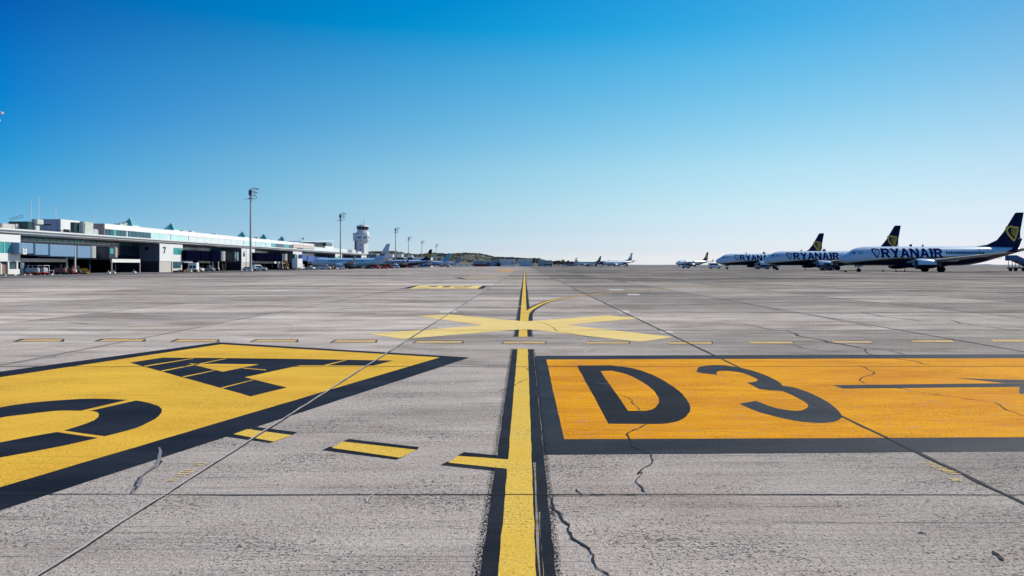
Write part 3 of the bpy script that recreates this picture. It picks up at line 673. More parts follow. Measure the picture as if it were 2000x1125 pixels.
FIN = [(28.4, 5.28), (31.2, 5.75), (33.2, 6.7), (34.6, 8.4), (36.9, 12.3), (37.2, 12.5), (38.75, 12.5), (37.25, 5.0), (34, 5.0)]
fin_t = lambda z: .24-.018*(z-5)
def wheel(mb, x, y, r=.5, wd=.32): mb.cyl((x, y-wd/2, r), (x, y+wd/2, r), r, n=16)
def make_airliner(label, body, fin_m, eng, logo=None, windows=22, text=True, wx0=21.3, winglets=M_NAVY, engine_low=None, group=None):
    t = thing('airliner', label, 'airliner', group=group)
    f = fuselage_mb().build('fuselage', body, t, smooth=True)
    for s in (-1, 1):
        mbx = MB()
        for (x0, x1, z0, z1) in ((1.62, 2.62, 3.72, 4.22), (2.6, 3.42, 3.70, 4.36), (3.4, 4.2, 3.82, 4.32)):
            cs = [(x0, z0), (x1, z0-.02), (x1, z1), (x0, z1-.12)]
            mbx.add([(x, s*(side_y(x, z)+.02), z) for x, z in cs], [(0, 1, 2, 3)])
        mbx.build('cockpit_window', M_GLASSD, f)
    for i in range(windows):
        x = wx0+i*.508; z = 3.98
        o_ = MB().add([(a, fus_side(a, b_)-.018, b_) for a, b_ in ((x, z-.26), (x+.33, z-.26), (x+.33, z+.24), (x, z+.24))], [(0, 1, 2, 3)]).build('window', M_GLASSD, f)
    for x in (4.9, 33.2):
        mbx = MB()
        for a0, a1 in (((x, 2.75), (x+.86, 2.75)), ((x+.86, 2.75), (x+.86, 4.55)), ((x+.86, 4.55), (x, 4.55)), ((x, 4.55), (x, 2.75))):
            stroke_mb(mbx, [tuple(Vector(a0).lerp(Vector(a1), q/5)) for q in range(6)], .022, fus_side, .015)
        mbx.build('door', mat('door_outline', (.28, .33, .4), .5), f)
    # centre body fairing
    rings = []
    for x, hw, h in ((11.5, .5, .15), (13, 1.6, .45), (15, 2.05, .7), (19, 2.1, .75), (21.5, 1.7, .5), (23.5, .6, .15)):
        rings.append([(x, hw*math.cos(a), 1.55+h*math.sin(a)) for a in [2*math.pi*i/20 for i in range(20)]])
    MB().loft(rings, True, True, True).build('belly_fairing', engine_low or M_NAVY, f, smooth=True)
    for s in (-1, 1):
        wg = wing_mb(s).build('wing', M_WING, t, smooth=True)
        for fx, fy in ((21.0, 3.6), (20.6, 8.3), (21.9, 11.6)):
            MB().loft([[(fx-1.6+u*3.4, s*fy+r*math.cos(a), 1.95+fy*.11+r*1.2*math.sin(a)) for a in [2*math.pi*i/8 for i in range(8)]] for u, r in ((0, .05), (.3, .22), (.7, .2), (1, .04))], True, True, True).build('flap_fairing', M_WING, wg, smooth=True)
        if winglets: winglet_mb(s).build('winglet', winglets, wg, smooth=True)
        # engine
        ey = s*4.83; ez = 1.62; rings = []
        for x, r in ((13.3, .86), (13.22, .98), (13.4, 1.07), (14.2, 1.13), (15.4, 1.09), (16.8, .90), (17.1, .82)):
            rings.append([(x, ey+r*math.cos(a), ez+r*(.93 if math.sin(a) < 0 else 1)*math.sin(a)) for a in [2*math.pi*i/28 for i in range(28)]])
        en = MB().loft(rings).build('engine', eng, t, smooth=True)
        MB().cyl((13.9, ey, ez), (14.0, ey, ez), .86, n=24).build('fan', M_DKMETAL, en)
        MB().loft([[(x, ey+r*math.cos(a), ez+r*math.sin(a)) for a in [2*math.pi*i/24 for i in range(24)]] for x, r in ((13.25, .88), (13.5, .80), (14.0, .84))]).build('intake_lip', M_PYL, en, smooth=True)
        MB().loft([[(x, ey+r*math.cos(a), ez+r*math.sin(a)) for a in [2*math.pi*i/20 for i in range(20)]] for x, r in ((16.7, .72), (17.6, .5), (18.2, .40), (18.5, .1))], True, True, True).build('exhaust', M_DKMETAL, en, smooth=True)
        MB().prism([(14.0, 2.65), (15.0, 2.9), (19.0, 2.75), (18.2, 2.2), (16.5, 2.3)], ey-.17, ey+.17).build('pylon', M_WING, en)
        # tailplane
        MB().loft([airfoil(33.9, s*.5, 4.45, 4.2, .1), airfoil(34.4, s*1.0, 4.5, 3.8, .1), airfoil(38.2, s*7.1, 5.3, 1.4, .09)], True, True, True).build('tailplane', M_WING, t, smooth=True)
        # main gear
        mg = MB().cyl((19.6, s*2.86, .5), (19.6, s*2.5, 2.1), .13).cyl((19.6, s*2.45, .5), (19.6, s*3.25, .5), .08).build('main_gear', M_STEEL, t)
        for dy in (-.42, .42):
            mw = MB(); wheel(mw, 19.6, s*2.86+dy, .56, .36); mw.build('wheel', M_TYRE, mg, smooth=True)
    ng = MB().cyl((4.0, 0, .35), (3.9, 0, 1.6), .09).cyl((4.0, -.3, .35), (4.0, .3, .35), .06).box(3.3, 4.7, -.34, -.3, 1.05, 1.5).box(3.3, 4.7, .3, .34, 1.05, 1.5).build('nose_gear', M_STEEL, t)
    for dy in (-.22, .22):
        mw = MB(); wheel(mw, 4.0, dy, .36, .2); mw.build('wheel', M_TYRE, ng, smooth=True)
    # fin
    n = len(FIN); cx = [(x+.12 if False else x, z) for x, z in FIN]
    vs = [(x, -fin_t(z), z) for x, z in cx]+[(x, fin_t(z), z) for x, z in cx]
    mf = MB().add(vs, [(i, (i+1) % n, n+(i+1) % n, n+i) for i in range(n)]+[tuple(range(n))[::-1], tuple(range(n, 2*n))])
    fn_o = mf.build('tail_fin', fin_m, t, bevel=.05)
    MB().box(37.9, 37.95, -.145, .145, 6.4, 11.9).build('rudder_line', M_DKMETAL, fn_o)
    finy = lambda x, z: -fin_t(z)
    if logo: logo(fn_o, finy)
    if text:
        mbx = MB(); lettering(mbx, 'RYANAIR', 7.85, 2.98, 1.95, fus_side, lift=.035); mbx.build('lettering', M_TXT, f)
        mbx = MB(); harp(mbx, 6.0, 2.95, 1.55, 1.95, fus_side); mbx.build('harp_emblem', M_TXT, f)
        mbx = MB()
        for k, wdt in enumerate((.3, .22, 0, .26, .12, .26, .2)):
            if wdt: mbx.add([(28.2+k*.36+a, fus_side(28.2, 4.65)-.02, b_) for a, b_ in ((0, 4.5), (wdt, 4.5), (wdt, 4.72), (0, 4.72))], [(0, 1, 2, 3)])
        mbx.build('registration_mark', M_NAVY, f)
    for x in (10.5, 17.2): MB().prism([(x, 5.3), (x+.25, 5.75), (x+.5, 5.75), (x+.42, 5.3)], -.03, .03).build('antenna', M_DKMETAL, f)
    return t
def pose(fin_px, fin_py, nose_px, near=True, base=0.0, L=38.4, zt=12.5):
    """stand so that fin top and nose lie where the photo shows them; returns nose point, heading"""
    s = (HY-fin_py)/(zt+base-EYE); Y = F/s; X = (fin_px-VX)/s; a = (nose_px-VX)/F
    A_ = a*a+1; B_ = -2*(a*X+Y); C_ = X*X+Y*Y-L*L; D = B_*B_-4*A_*C_
    Yn = (-B_+(-1 if near else 1)*math.sqrt(max(0, D)))/(2*A_); Xn = a*Yn
    return (Xn, Yn, base), math.atan2(Y-Yn, X-Xn)
def pose_h(fin_px, fin_py, ang, base=0.0, L=38.4, zt=12.5):
    s = (HY-fin_py)/(zt+base-EYE); Y = F/s; X = (fin_px-VX)/s
    return (X-L*math.cos(ang), Y-L*math.sin(ang), base), ang
WHITE_AC = (.58, .70, .80)
M_LIVA = livery('white_and_navy_livery', WHITE_AC, (.006, .008, .022), stripe=(.45, .30, .06))
m, t, b = nodes('engine_white_navy'); sp = N(t, 'ShaderNodeSeparateXYZ'); t.links.new(coords(t), sp.inputs[0])
t.links.new(mixc(t, math_(t, 'LESS_THAN', sp.outputs[2], 1.5), (.56, .69, .80), (.004, .006, .022)), b.inputs['Base Color']); b.inputs['Roughness'].default_value = .25; b.inputs['Coat Weight'].default_value = .4
M_ENGA = m
def logo_harp(fn_o, finy):
    mbx = MB(); harp(mbx, 34.95, 6.5, 2.6, 3.1, finy); mbx.build('harp_emblem', M_GOLD, fn_o)
gr = 'white and navy airliners with a gold harp on the fin'
pA = pose(1996, 415, 1640, True); pB = pose(1757, 440.5, 1490, True); pC = pose(1607.5, 455.5, 1398, True)
acA = make_airliner('nearest of the three white and navy airliners on the right, reaching the picture edge', M_LIVA, M_NAVY, M_ENGA, logo_harp, 20, group=gr)
acA.location, acA.rotation_euler.z = pA
dup(acA, pB[0], pB[1], 'middle one of the three overlapping white and navy airliners on the right')
dup(acA, pC[0], pC[1], 'rearmost of the three overlapping white and navy airliners, its nose above the white van')
p = pose(1383, 492.5, 1320, True); dup(acA, p[0], p[1], 'small distant white and navy airliner standing alone left of the three')
p = pose_h(843.5, 487, R(2), base=-.45); dup(acA, p[0], p[1], 'white and navy airliner parked near the terminal with stairs at its rear door')
# pale blue airliner with the smile on its fin
def logo_smile(fn_o, finy):
    mbx = MB(); q = catmull([(33.9+u*1.2, 6.8+v*1.3) for u, v in ((.0, .9), (.35, .25), (.9, .0), (1.5, .25), (1.85, .85))], 5)
    stroke_mb(mbx, q, lambda t_: .14+.2*math.sin(math.pi*t_), finy, .03)
    mbx.add([(36.0+a, finy(36, 8.2)-.03, 8.1+b_) for a, b_ in ((0, 0), (.45, 0), (.45, .45), (0, .45))], [(0, 1, 2, 3)])
    mbx.build('smile_emblem', mat('dark_red_paint', (.08, .01, .04), .4), fn_o)
    mbx = MB(); stroke_mb(mbx, catmull([(34.2+u, 7.05+v) for u, v in ((.15, .5), (.6, .2), (1.15, .5))], 5), lambda t_: .12*math.sin(math.pi*t_), finy, .04); mbx.build('smile_highlight', mat('red_paint', (.45, .02, .03), .4), fn_o)
M_PB = livery('pale_blue_livery', (.40, .66, .80), (.36, .60, .74), line=[(0, 1.0), (6.5, 1.4), (17, 1.6), (25, 1.6), (31, 2.2), (37, 4.0), (40, 4.6)])
M_PBE = mat('pale_blue_paint', (.36, .60, .74), .3, coat=.3)
ac = make_airliner('pale blue airliner beside the terminal, smile emblem on its pale grey fin', M_PB, mat('fin_pale_grey', (.52, .55, .66), .4), M_PBE, logo_smile, 34, False, 9.0, mat('winglet_beige', (.55, .53, .5), .4), engine_low=M_PBE)
ac.location, ac.rotation_euler.z = pose_h(760.5, 476, R(3), base=-.5)
# blue airliner with cyan fin
def logo_ring(fn_o, finy):
    mbx = MB(); stroke_mb(mbx, [(35.9+.75*math.cos(a), 8.1+.75*math.sin(a)) for a in [2*math.pi*i/14 for i in range(13)]], .12, finy, .03); mbx.build('ring_emblem', mat('red_paint', (.45, .02, .03)), fn_o)
M_BL = livery('two_blue_livery', (.55, .70, .82), (.02, .12, .42), line=[(0, 2.6), (10, 3.5), (20, 4.6), (25, 4.2), (31, 3.5), (37, 4.2), (40, 4.7)])
ac2 = make_airliner('light and dark blue airliner with a bright cyan fin, behind the stairs truck', M_BL, mat('cyan_paint', (.03, .36, .60), .35), mat('mid_blue_paint', (.05, .2, .5), .35), logo_ring, 12, False, 22.0, M_PBE, engine_low=mat('mid_blue_paint', (.05, .2, .5), .35))
ac2.location, ac2.rotation_euler.z = pose_h(878.5, 494.3, R(4), base=-.45)
M_GB = livery('grey_blue_livery', (.40, .50, .62), (.36, .44, .55), line=[(0, 1.5), (20, 1.6), (28, 2.2), (40, 4.3)])
ac3 = make_airliner('small grey blue airliner with a blue grey fin, farthest along the terminal side', M_GB, mat('fin_grey_blue', (.16, .22, .40), .4), M_PBE, None, 0, False, winglets=mat('winglet_white', (.8, .8, .8), .4), engine_low=M_PBE)
ac3.location, ac3.rotation_euler.z = pose_h(900, 500.3, R(4), base=-.5)
# green and white airliner, pale airliner with painted blue fin, both far off to the right of the centre line
M_GR = livery('green_and_white_livery', (.01, .17, .14), (.55, .68, .72), line=[(0, 3.2), (6, 4.1), (17, 4.1), (28, 4.1), (34, 4.3), (40, 4.8)])
def logo_clover(fn_o, finy):
    mbx = MB()
    for a in (90, 210, 330): stroke_mb(mbx, [(35.9, 8.5), (35.9+.6*math.cos(R(a)), 8.5+.6*math.sin(R(a)))], .2, finy, .03+a*.0001)
    mbx.build('leaf_emblem', mat('light_green_paint', (.12, .5, .2), .5), fn_o)
ac4 = make_airliner('distant white airliner with green upper body and green fin', M_GR, mat('green_paint', (.01, .16, .07), .4), mat('engine_pale', (.55, .65, .7), .35), logo_clover, 0, False, winglets=None, engine_low=mat('engine_pale', (.55, .65, .7), .35))
ac4.location, ac4.rotation_euler.z = pose(1174, 500.2, 1117, True, L=38.4)
m, t, b = nodes('painted_blue_fin'); v = coords(t); sp = N(t, 'ShaderNodeSeparateXYZ'); t.links.new(v, sp.inputs[0]); Z_ = sp.outputs[2]
c = mixc(t, maprange(t, Z_, 6.5, 9.2), (.03, .12, .32), (.6, .68, .74)); c = mixc(t, math_(t, 'GREATER_THAN', Z_, 11.6), c, (.02, .025, .04))
t.links.new(mixc(t, math_(t, 'MULTIPLY', math_(t, 'GREATER_THAN', noise_(t, v, .9, 2), .56), .6), c, (.03, .15, .3)), b.inputs['Base Color'])
M_PF = m
M_WH = livery('plain_white_livery', (.40, .50, .60), (.36, .46, .56), line=[(0, 1.3), (20, 1.4), (28, 2.2), (40, 4.4)])
ac5 = make_airliner('distant pale airliner with blue patterned fin and dark red stairs behind it', M_WH, M_PF, mat('engine_pale'), None, 0, False, winglets=mat('winglet_grey', (.2, .25, .3), .4), engine_low=mat('engine_pale')) if False else make_airliner('distant pale airliner with blue patterned fin, dark red stairs at its tail', M_WH, M_PF, MATS['engine_pale'], None, 0, False, winglets=mat('winglet_grey', (.2, .25, .3), .4), engine_low=MATS['engine_pale'])
ac5.location, ac5.rotation_euler.z = pose(1235, 494.3, 1171, True)
# ------------------------------------------------------------------ terminal
def tY(px, X): return F*X/(px-VX)
def tz(px, py, X): return EYE+(HY-py)*X/(px-VX)
GB = -.76
M_WHITE = mat('white_cladding', (.74, .73, .71), .5, var=.06, scale=.3)
M_BEIGE = ribbed('beige_shutter', (.55, .51, .47), .9, 1, .7, .25)
M_SOFF = mat('grey_soffit', (.62, .59, .585), .6, var=.12, scale=.2)
M_SLATE = ribbed('slate_cladding', (.10, .13, .21), 2.6, 0, .5, .4)
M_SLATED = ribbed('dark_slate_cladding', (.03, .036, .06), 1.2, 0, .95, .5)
M_NGLASS = ribbed('navy_glass', (.008, .02, .045), 1.5, 1, .08, .3)
M_NPAN = ribbed('navy_panel', (.006, .010, .035), 1.5, 1, .95, .4)
M_TEAL = mat('teal_glass', (.045, .32, .32), .12, var=.3, scale=.25, spec=.7)
M_TEALD = mat('dark_teal_glass', (.012, .085, .11), .1, var=.3, scale=.25, spec=.7)
M_MINT = mat('mint_glass', (.45, .66, .64), .25, var=.1, scale=.3)
M_LOUV = ribbed('pale_louvre', (.60, .66, .64), 1.4, 1, .6, .35)
M_FRAME = mat('pale_frame', (.62, .66, .66), .5)
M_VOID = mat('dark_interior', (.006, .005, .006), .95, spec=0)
M_GREENB = mat('dark_green_box', (.015, .05, .055), .5)
M_PALEG = mat('pale_green_grey', (.50, .54, .48), .6, var=.2, scale=1)
M_BROWNW = ribbed('brown_grey_wall', (.26, .20, .19), 1.0, 0, .8, .3)
M_SLB = ribbed('blue_grey_wall', (.19, .23, .33), 1.6, 0, .6, .3)
T = thing('terminal_building', 'long white airport terminal with numbered piers, grey roof edge and glazed upper floor', 'terminal', (-112, 130, GB))
TO = Vector((-112, 130, GB))
def part(name, mb, m, par=None, **kw):
    mb.v = [(x-TO.x, y-TO.y, z-TO.z) for x, y, z in mb.v]
    return mb.build(name, m, par or T, **kw)
part('roof', MB().box(-140, -109.62, 118, 474, 8.35, 9.1), M_WHITE)
part('roof_edge', MB().box(-109.6, -109.2, 118, 474, 8.86, 9.22), M_WHITE)
part('soffit', MB().add([(-109.35, 118, 8.84), (-110.75, 118, 7.97), (-110.75, 474, 7.97), (-109.35, 474, 8.84), (-109.6, 118, 8.84), (-111, 118, 7.97), (-111, 474, 7.97), (-109.6, 474, 8.84)],
     [(0, 1, 2, 3), (4, 7, 6, 5), (0, 4, 5, 1), (3, 2, 6, 7), (1, 5, 6, 2), (0, 3, 7, 4)]), M_SOFF)
PIER = [(-60, 40), (312, 357), (472, 498), (572.5, 590), (655, 668), (706, 716)]
PY = [(tY(a, -110), tY(b, -110)) for a, b in PIER]
gaps = [(PY[i][1], PY[i+1][0]) for i in range(len(PY)-1)]
for i, (y0, y1) in enumerate(gaps):
    wl = part('glass_wall', MB().box(-116.5, -116.2, y0, y1, 4.2, 7.06), M_NGLASS)
    part('spandrel', MB().box(-116.55, -116.15, y0, y1, 3.0, 4.2), M_NPAN)
    k = int((y1-y0)/2.2); stp = (y1-y0)/k
    for q in range(k):
        part('window', MB().box(-116.45, -116.22, y0+q*stp+.12, y0+(q+1)*stp-.12, 7.1, 7.9), M_TEAL if i == 0 and q < k*.55 else M_TEALD, wl)
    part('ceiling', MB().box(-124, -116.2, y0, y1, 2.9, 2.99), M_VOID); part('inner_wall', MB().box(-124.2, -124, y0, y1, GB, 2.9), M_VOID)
    for q in range(1, 5):
        yy = y0+(y1-y0)*q/5; part('column', MB().box(-117, -116.5, yy-.25, yy+.25, GB, 2.9), M_SLATED)
for (a, b, X) in ((42, 132, -112.6), (219, 274, -112.4), (388, 410, -112.4), (499, 546, -112.4), (549, 558, -112.4), (602, 645, -112.4)):
    part('beam', MB().box(X-.5, X, tY(a, X), tY(b, X), 2.15, 2.95 if a < 100 else 3.1), M_WHITE)
    for q in (a, b): part('post', MB().box(X-.35, X-.1, tY(q, X), tY(q, X)+.25, GB, 2.15), mat('red_white_post', (.5, .35, .33), .6))
SEG7 = {'7': [[(0, 1), (1, 1)], [(1, 1), (.35, 0)]], '6': [[(.85, 1), (.45, 1), (.1, .6), (.0, .3), (.15, 0), (.75, 0), (.95, .25), (.75, .5), (.1, .5)]], '5': [[(.95, 1), (.15, 1), (.1, .55), (.6, .6), (.95, .35), (.8, .05), (.4, 0), (.0, .08)]]}
def numeral(ch, y, z, w_, h_, par):
    mbn = MB()
    for line in SEG7[ch]:
        stroke = [(u*w_, v*h_) for u, v in line]
        for i in range(len(stroke)-1):
            a = Vector(stroke[i]); b = Vector(stroke[i+1]); d = (b-a).normalized()*.12; q = Vector((-d.y, d.x)).normalized()*.21
            mbn.add([(-109.93+.002*i, y+p.x, z+p.y) for p in (a-d-q, b+d-q, b+d+q, a-d+q)], [(0, 1, 2, 3)])
    o = part('numeral', mbn, M_DKMETAL, par); o['label'] = 'black gate number '+ch
for i, (y0, y1) in enumerate(PY):
    if i == 0: # rounded pier at the picture edge: bands of white, glass, white, ground floor
        pr = part('pier', MB().box(-118, -110, y0, y1, 2.2, 3.95).box(-118, -110, y0, y1, 6.35, 7.95), M_WHITE)
        gl = part('window', MB().box(-117.9, -110.1, y0, y1-.05, 3.95, 6.35), M_TEAL, pr)
        for q in range(9): part('mullion', MB().box(-110.1, -110.02, y0+(y1-y0)*q/9, y0+(y1-y0)*q/9+.12, 3.97, 6.33), M_FRAME, pr)
        part('ground_floor', MB().box(-118, -110.15, tY(17, -110), y1, GB, .55).box(-110.6, -110.15, tY(17, -110), tY(17, -110)+.4, .55, 2.2).box(-110.6, -110.15, y1-.9, y1-.5, .55, 2.2), M_WHITE, pr)
        part('window', MB().box(-117.9, -110.4, tY(18, -110), y1-.2, .55, 2.2), mat('dim_green_glass', (.05, .10, .10), .15, var=.3), pr)
        part('doorway', MB().box(-118, -110.6, y0, tY(14, -110), GB, 2.2), mat('door_blue', (.04, .10, .16), .3), pr)
        part('door_frame', MB().box(-110.6, -110.3, tY(4, -110), tY(7, -110), GB, 2.0).box(-110.6, -110.3, y0, tY(7, -110), 1.7, 2.0), M_WHITE, pr)
        part('stone_panel', MB().box(-110.55, -110.35, tY(8, -110), tY(14, -110), -.4, 1.5), mat('brown_stone', (.30, .17, .09), .8, var=.5, scale=3), pr)
        continue
    pr = part('pier', MB().box(-125, -110.05, y0+.05, y1, 2.55, 7.95), M_WHITE)
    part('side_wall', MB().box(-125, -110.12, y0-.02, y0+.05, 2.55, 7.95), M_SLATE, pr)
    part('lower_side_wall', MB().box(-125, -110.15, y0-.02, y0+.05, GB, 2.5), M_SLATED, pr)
    part('ground_floor', MB().box(-118, -110.14, y0+.05, y1-.1, GB, 2.5), M_BEIGE if i in (1, 2, 4) else mat('dark_garage', (.03, .03, .04), .7), pr)
    part('side_window', MB().box(-114.4, -113.4, y0-.06, y0-.03, 6.0, 6.9), M_GLASSD, pr)
    part('bracket', MB().box(-111.6, -110.0, y0-1.6, y0+.5, 7.98, 8.3), M_WHITE, pr)
    L_ = y1-y0
    if i == 1:
        part('upper_window', MB().box(-110.3, -110.0, y0+L_*.58, y1+.03, 4.75, 6.85), M_TEAL, pr)
        part('lower_window', MB().box(-110.3, -110.02, y0+L_*.58, y0+L_*.92, .55, 2.4), M_TEALD, pr)
        part('door_canopy', MB().box(-111.5, -109.3, y1-.2, y1+5.2, 2.2, 2.75), M_WHITE, pr)
        part('seam', MB().box(-110.06, -110.03, y0+L_*.5, y0+L_*.52, GB, 2.5), M_DKMETAL, pr)
        numeral('7', y0+2.0, 5.15, 1.2, 1.6, pr)
    elif i == 2:
        part('upper_window', MB().box(-110.3, -110.0, y0+L_*.62, y1+.03, 4.3, 6.5), M_TEALD, pr)
        part('lower_window', MB().box(-110.3, -110.02, y0+L_*.62, y1, .3, 2.4), M_TEALD, pr)
        part('seam', MB().box(-110.06, -110.03, y0+L_*.32, y0+L_*.345, GB, 7.9), M_DKMETAL, pr)
        numeral('6', y0+1.6, 5.0, 1.4, 1.6, pr)
    elif i == 3:
        part('upper_window', MB().box(-110.3, -110.0, y0+L_*.55, y1+.03, 4.6, 6.7), M_MINT, pr)
        numeral('5', y0+1.7, 4.9, 1.5, 1.6, pr)
    else:
        part('upper_window', MB().box(-110.3, -110.0, y0+L_*.35, y1-L_*.1, 4.6, 6.7), M_TEAL, pr)
# upper storey
XU = -122
def uz(s): return EYE+s*122
ZT, ZG, ZD = uz(.0985), uz(.086), 9.1
part('upper_roof', MB().box(-137, XU-.02, tY(205, XU), tY(613, XU), ZG, ZT), M_WHITE)
part('end_wall', MB().box(-137, XU, tY(205, XU)-.4, tY(205, XU)-.02, 9.1, ZT), M_BROWNW)
part('upper_wall', MB().box(-137, XU-.25, tY(205, XU), tY(690, XU), ZD, ZG-.02), M_FRAME)
for a, b, mm, k in ((206, 222, M_TEALD, 2), (222, 228, M_TEAL, 1), (229, 248, M_TEALD, 3), (251, 294, M_TEALD, 6), (295, 329, M_MINT, 2), (334, 366, M_MINT, 2), (369, 475, M_LOUV, 8), (476, 497, M_MINT, 2), (500, 517, M_MINT, 2), (519, 529, M_MINT, 1),
                    (531, 538, M_TEAL, 1), (539, 555, M_TEALD, 3), (556, 564, M_TEAL, 1), (565, 571, M_TEALD, 1)):
    y0, y1 = tY(a, XU), tY(b, XU)
    for q in range(k): part('upper_window', MB().box(XU-.3, XU-.05, y0+(y1-y0)*q/k+.08, y0+(y1-y0)*(q+1)/k-.08, ZD, ZG-.05), mm)
y0, y1 = tY(571.5, XU), tY(614, XU)
part('parapet', MB().box(XU-.3, XU+.4, y0, y1, uz(.0755), ZG+.6), mat('pinkish_parapet', (.50, .42, .40), .7))
for a, b, mm in ((572, 580, M_LOUV), (581, 586, M_GLASSD), (587, 592, M_GLASSD), (593, 602, M_MINT), (603, 613, M_LOUV)):
    part('upper_window', MB().box(XU-.3, XU+.05, tY(a, XU), tY(b, XU)-.1, ZD, uz(.0755)-.05), mm)
# skylights
for px, dx in ((254, 0), (335, 0), (474, 0), (515.6, 0), (551, 0)):
    X = -126; yc = tY(px, X); r = 1.9
    sk = part('skylight', MB().add([(X-r, yc-r, ZT+.55), (X+r, yc-r, ZT+.55), (X+r, yc+r, ZT+.55), (X-r, yc+r, ZT+.55), (X, yc, ZT+2.9)], [(0, 1, 4), (1, 2, 4), (2, 3, 4), (3, 0, 4)]), mat('skylight_glass', (.12, .45, .45), .2, var=.4, scale=.6))
    part('base', MB().box(X-r, X+r, yc-r, yc+r, ZT, ZT+.54), M_FRAME, sk)
    fr = MB()
    for a, b in ((-r, -r), (r, -r), (r, r), (-r, r)): fr.cyl((X+a, yc+b, ZT+.57), (X, yc, ZT+2.95), .17, n=6)
    part('frame', fr, M_MINT, sk)
for px, w_, h_ in ((228, 2.5, .9), (238, 3, 1.3), (287, 1.4, .35), (306, 1.8, .35), (352, 4, .8), (369, 3, .9), (417, 1, .8), (435, 2, .5), (484, 2, .8), (500, 1.5, 1.2)):
    X = -127; y = tY(px, X); part('roof_vent', MB().box(X-1, X+1, y, y+w_, ZT, ZT+h_), M_PALEG, bevel=.05)
# stuff standing on the lower roof at the left
def roofbox(name, a, b, py0, py1, X, d, m, bev=.0, par=None):
    return part(name, MB().box(X-d, X, tY(a, X), tY(b, X), max(9.12, tz(b, py1, X)), tz(a, py0, X)), m, par, bevel=bev)
roofbox('roof_duct', 4, 30, 436, 448, -116, 3, mat('beige_duct', (.50, .46, .42), .6, var=.2), .1)
roofbox('roof_duct', 31, 47, 437, 447, -116, 3, MATS['beige_duct'], .1)
part('duct_hoops', MB().cyl((-120, tY(18, -120), 12.2), (-120, tY(45, -120), 13.4), .06, n=6).cyl((-120, tY(20, -120), 11.9), (-120, tY(46, -120), 12.9), .06, n=6), M_DKMETAL)
g1 = roofbox('cooling_unit', 55, 66, 432.5, 451, -114, 4.5, M_GREENB)
part('fan_housing', MB().box(-114, -113.2, tY(66, -114), tY(79, -114), 10.9, 12.1).box(-114, -113.5, tY(66, -114), tY(74, -114), 9.2, 10.6), M_PALEG, g1, bevel=.1)
yp0, yp1 = tY(119, -119), tY(156, -119); zp = tz(119, 428, -119)
pn = part('penthouse', MB().box(-126.5, -119.05, yp0, yp1, 9.12, zp), M_WHITE)
part('penthouse_side', MB().box(-126.5, -119.1, yp0-.1, yp0-.01, 9.12, zp), M_SLB, pn)
part('louvre', MB().box(-124, -121.5, yp0-.16, yp0-.1, zp-1.6, zp-1.3), M_GLASSD, pn); part('louvre', MB().box(-119.04, -118.98, yp0+1.0, yp0+3.4, 9.9, 10.7), M_GLASSD, pn)
cu = roofbox('cooling_unit', 145, 157, 434, 455, -114.5, 1.0, M_GREENB); part('fan_housing', MB().box(-114.6, -113, tY(157, -114), tY(176, -114), 9.2, 12.6), M_PALEG, cu, bevel=.25)
part('fan_housing', MB().box(-114.6, -113.2, tY(176, -114), tY(187, -114), 9.15, 10.9), mat('grey_plastic', (.45, .47, .5), .5), cu, bevel=.2)
part('pipe_run', MB().box(-113, -112.6, tY(80, -113), tY(160, -113), 9.35, 9.55).box(-113, -112.6, tY(110, -113), tY(160, -113), 9.75, 9.9), M_SLATED)
for px, h_ in ((61, 3.2), (76, 4.5), (109, 2.8), (183, 2.2), (497, 3.0), (508, 3.2)):
    y = tY(px, -126); part('aerial', MB().cyl((-126, y, 9.1 if px < 200 else ZT), (-126, y, (14.6 if px < 200 else ZT)+h_), .07, n=6), M_FRAME)
# air conditioning box on the wall
ac_ = part('wall_unit', MB().box(-112.5, -108.12, tY(43, -108.3), tY(51, -108.3), tz(47, 497, -108.3), tz(47, 485, -108.3)), M_WHITE, bevel=.05)
for k in (0, 1): part('vent_disc', MB().cyl((-108.12, tY(47, -108.3), 4.35+k*.62), (-108.08, tY(47, -108.3), 4.35+k*.62), .2, n=14), M_STEEL, ac_)
# end block of the terminal with its slanted dark glass roof room
XE = -127
def bx_e(name, a, b, py0, py1, X, d, m, par=None, **kw): return part(name, MB().box(X-d, X, tY(a, X), tY(b, X), tz((a+b)/2, py1, X), tz((a+b)/2, py0, X)), m, par, **kw)
room = bx_e('roof_room', 598, 615, 474.5, 483, XE, 10, M_NGLASS)
part('flat_roof', MB().add([(XE-12, tY(585, XE), 14.4), (XE+1.0, tY(585, XE), 14.4), (XE+1.0, tY(650, XE), 17.2), (XE-12, tY(650, XE), 17.2), (XE-12, tY(585, XE), 14.9), (XE+1.0, tY(585, XE), 14.9), (XE+1.0, tY(650, XE), 17.8), (XE-12, tY(650, XE), 17.8)],
     [(0, 3, 2, 1), (4, 5, 6, 7), (0, 1, 5, 4), (1, 2, 6, 5), (2, 3, 7, 6), (3, 0, 4, 7)]), mat('pale_blue_roof', (.5, .6, .66), .5), room)
bx_e('shaded_hall', 615, 636, 474, 483, XE-2, 8, mat('dim_grey', (.14, .14, .17), .6, var=.5, scale=.2), room)
bx_e('corner_glass', 637, 648, 474, 481, XE, 8, M_TEALD, room)
bx_e('white_wall', 635, 652, 481.3, 486, XE, 8, M_WHITE, room)
bx_e('white_wall', 640, 690, 486.2, 492, XE+.5, 10, M_WHITE, room)
bx_e('clutter_level', 613, 640, 483.3, 490, XE+.4, 9, mat('brown_clutter', (.22, .12, .08), .9, var=.8, scale=.9), room)
for px in range(650, 708, 4): part('railing_post', MB().cyl((-112, tY(px, -112), 9.1), (-112, tY(px, -112), 10.6), .06, n=5), M_FRAME)
part('railing', MB().box(-112.05, -111.95, tY(650, -112), tY(706, -112), 10.5, 10.62), M_FRAME)
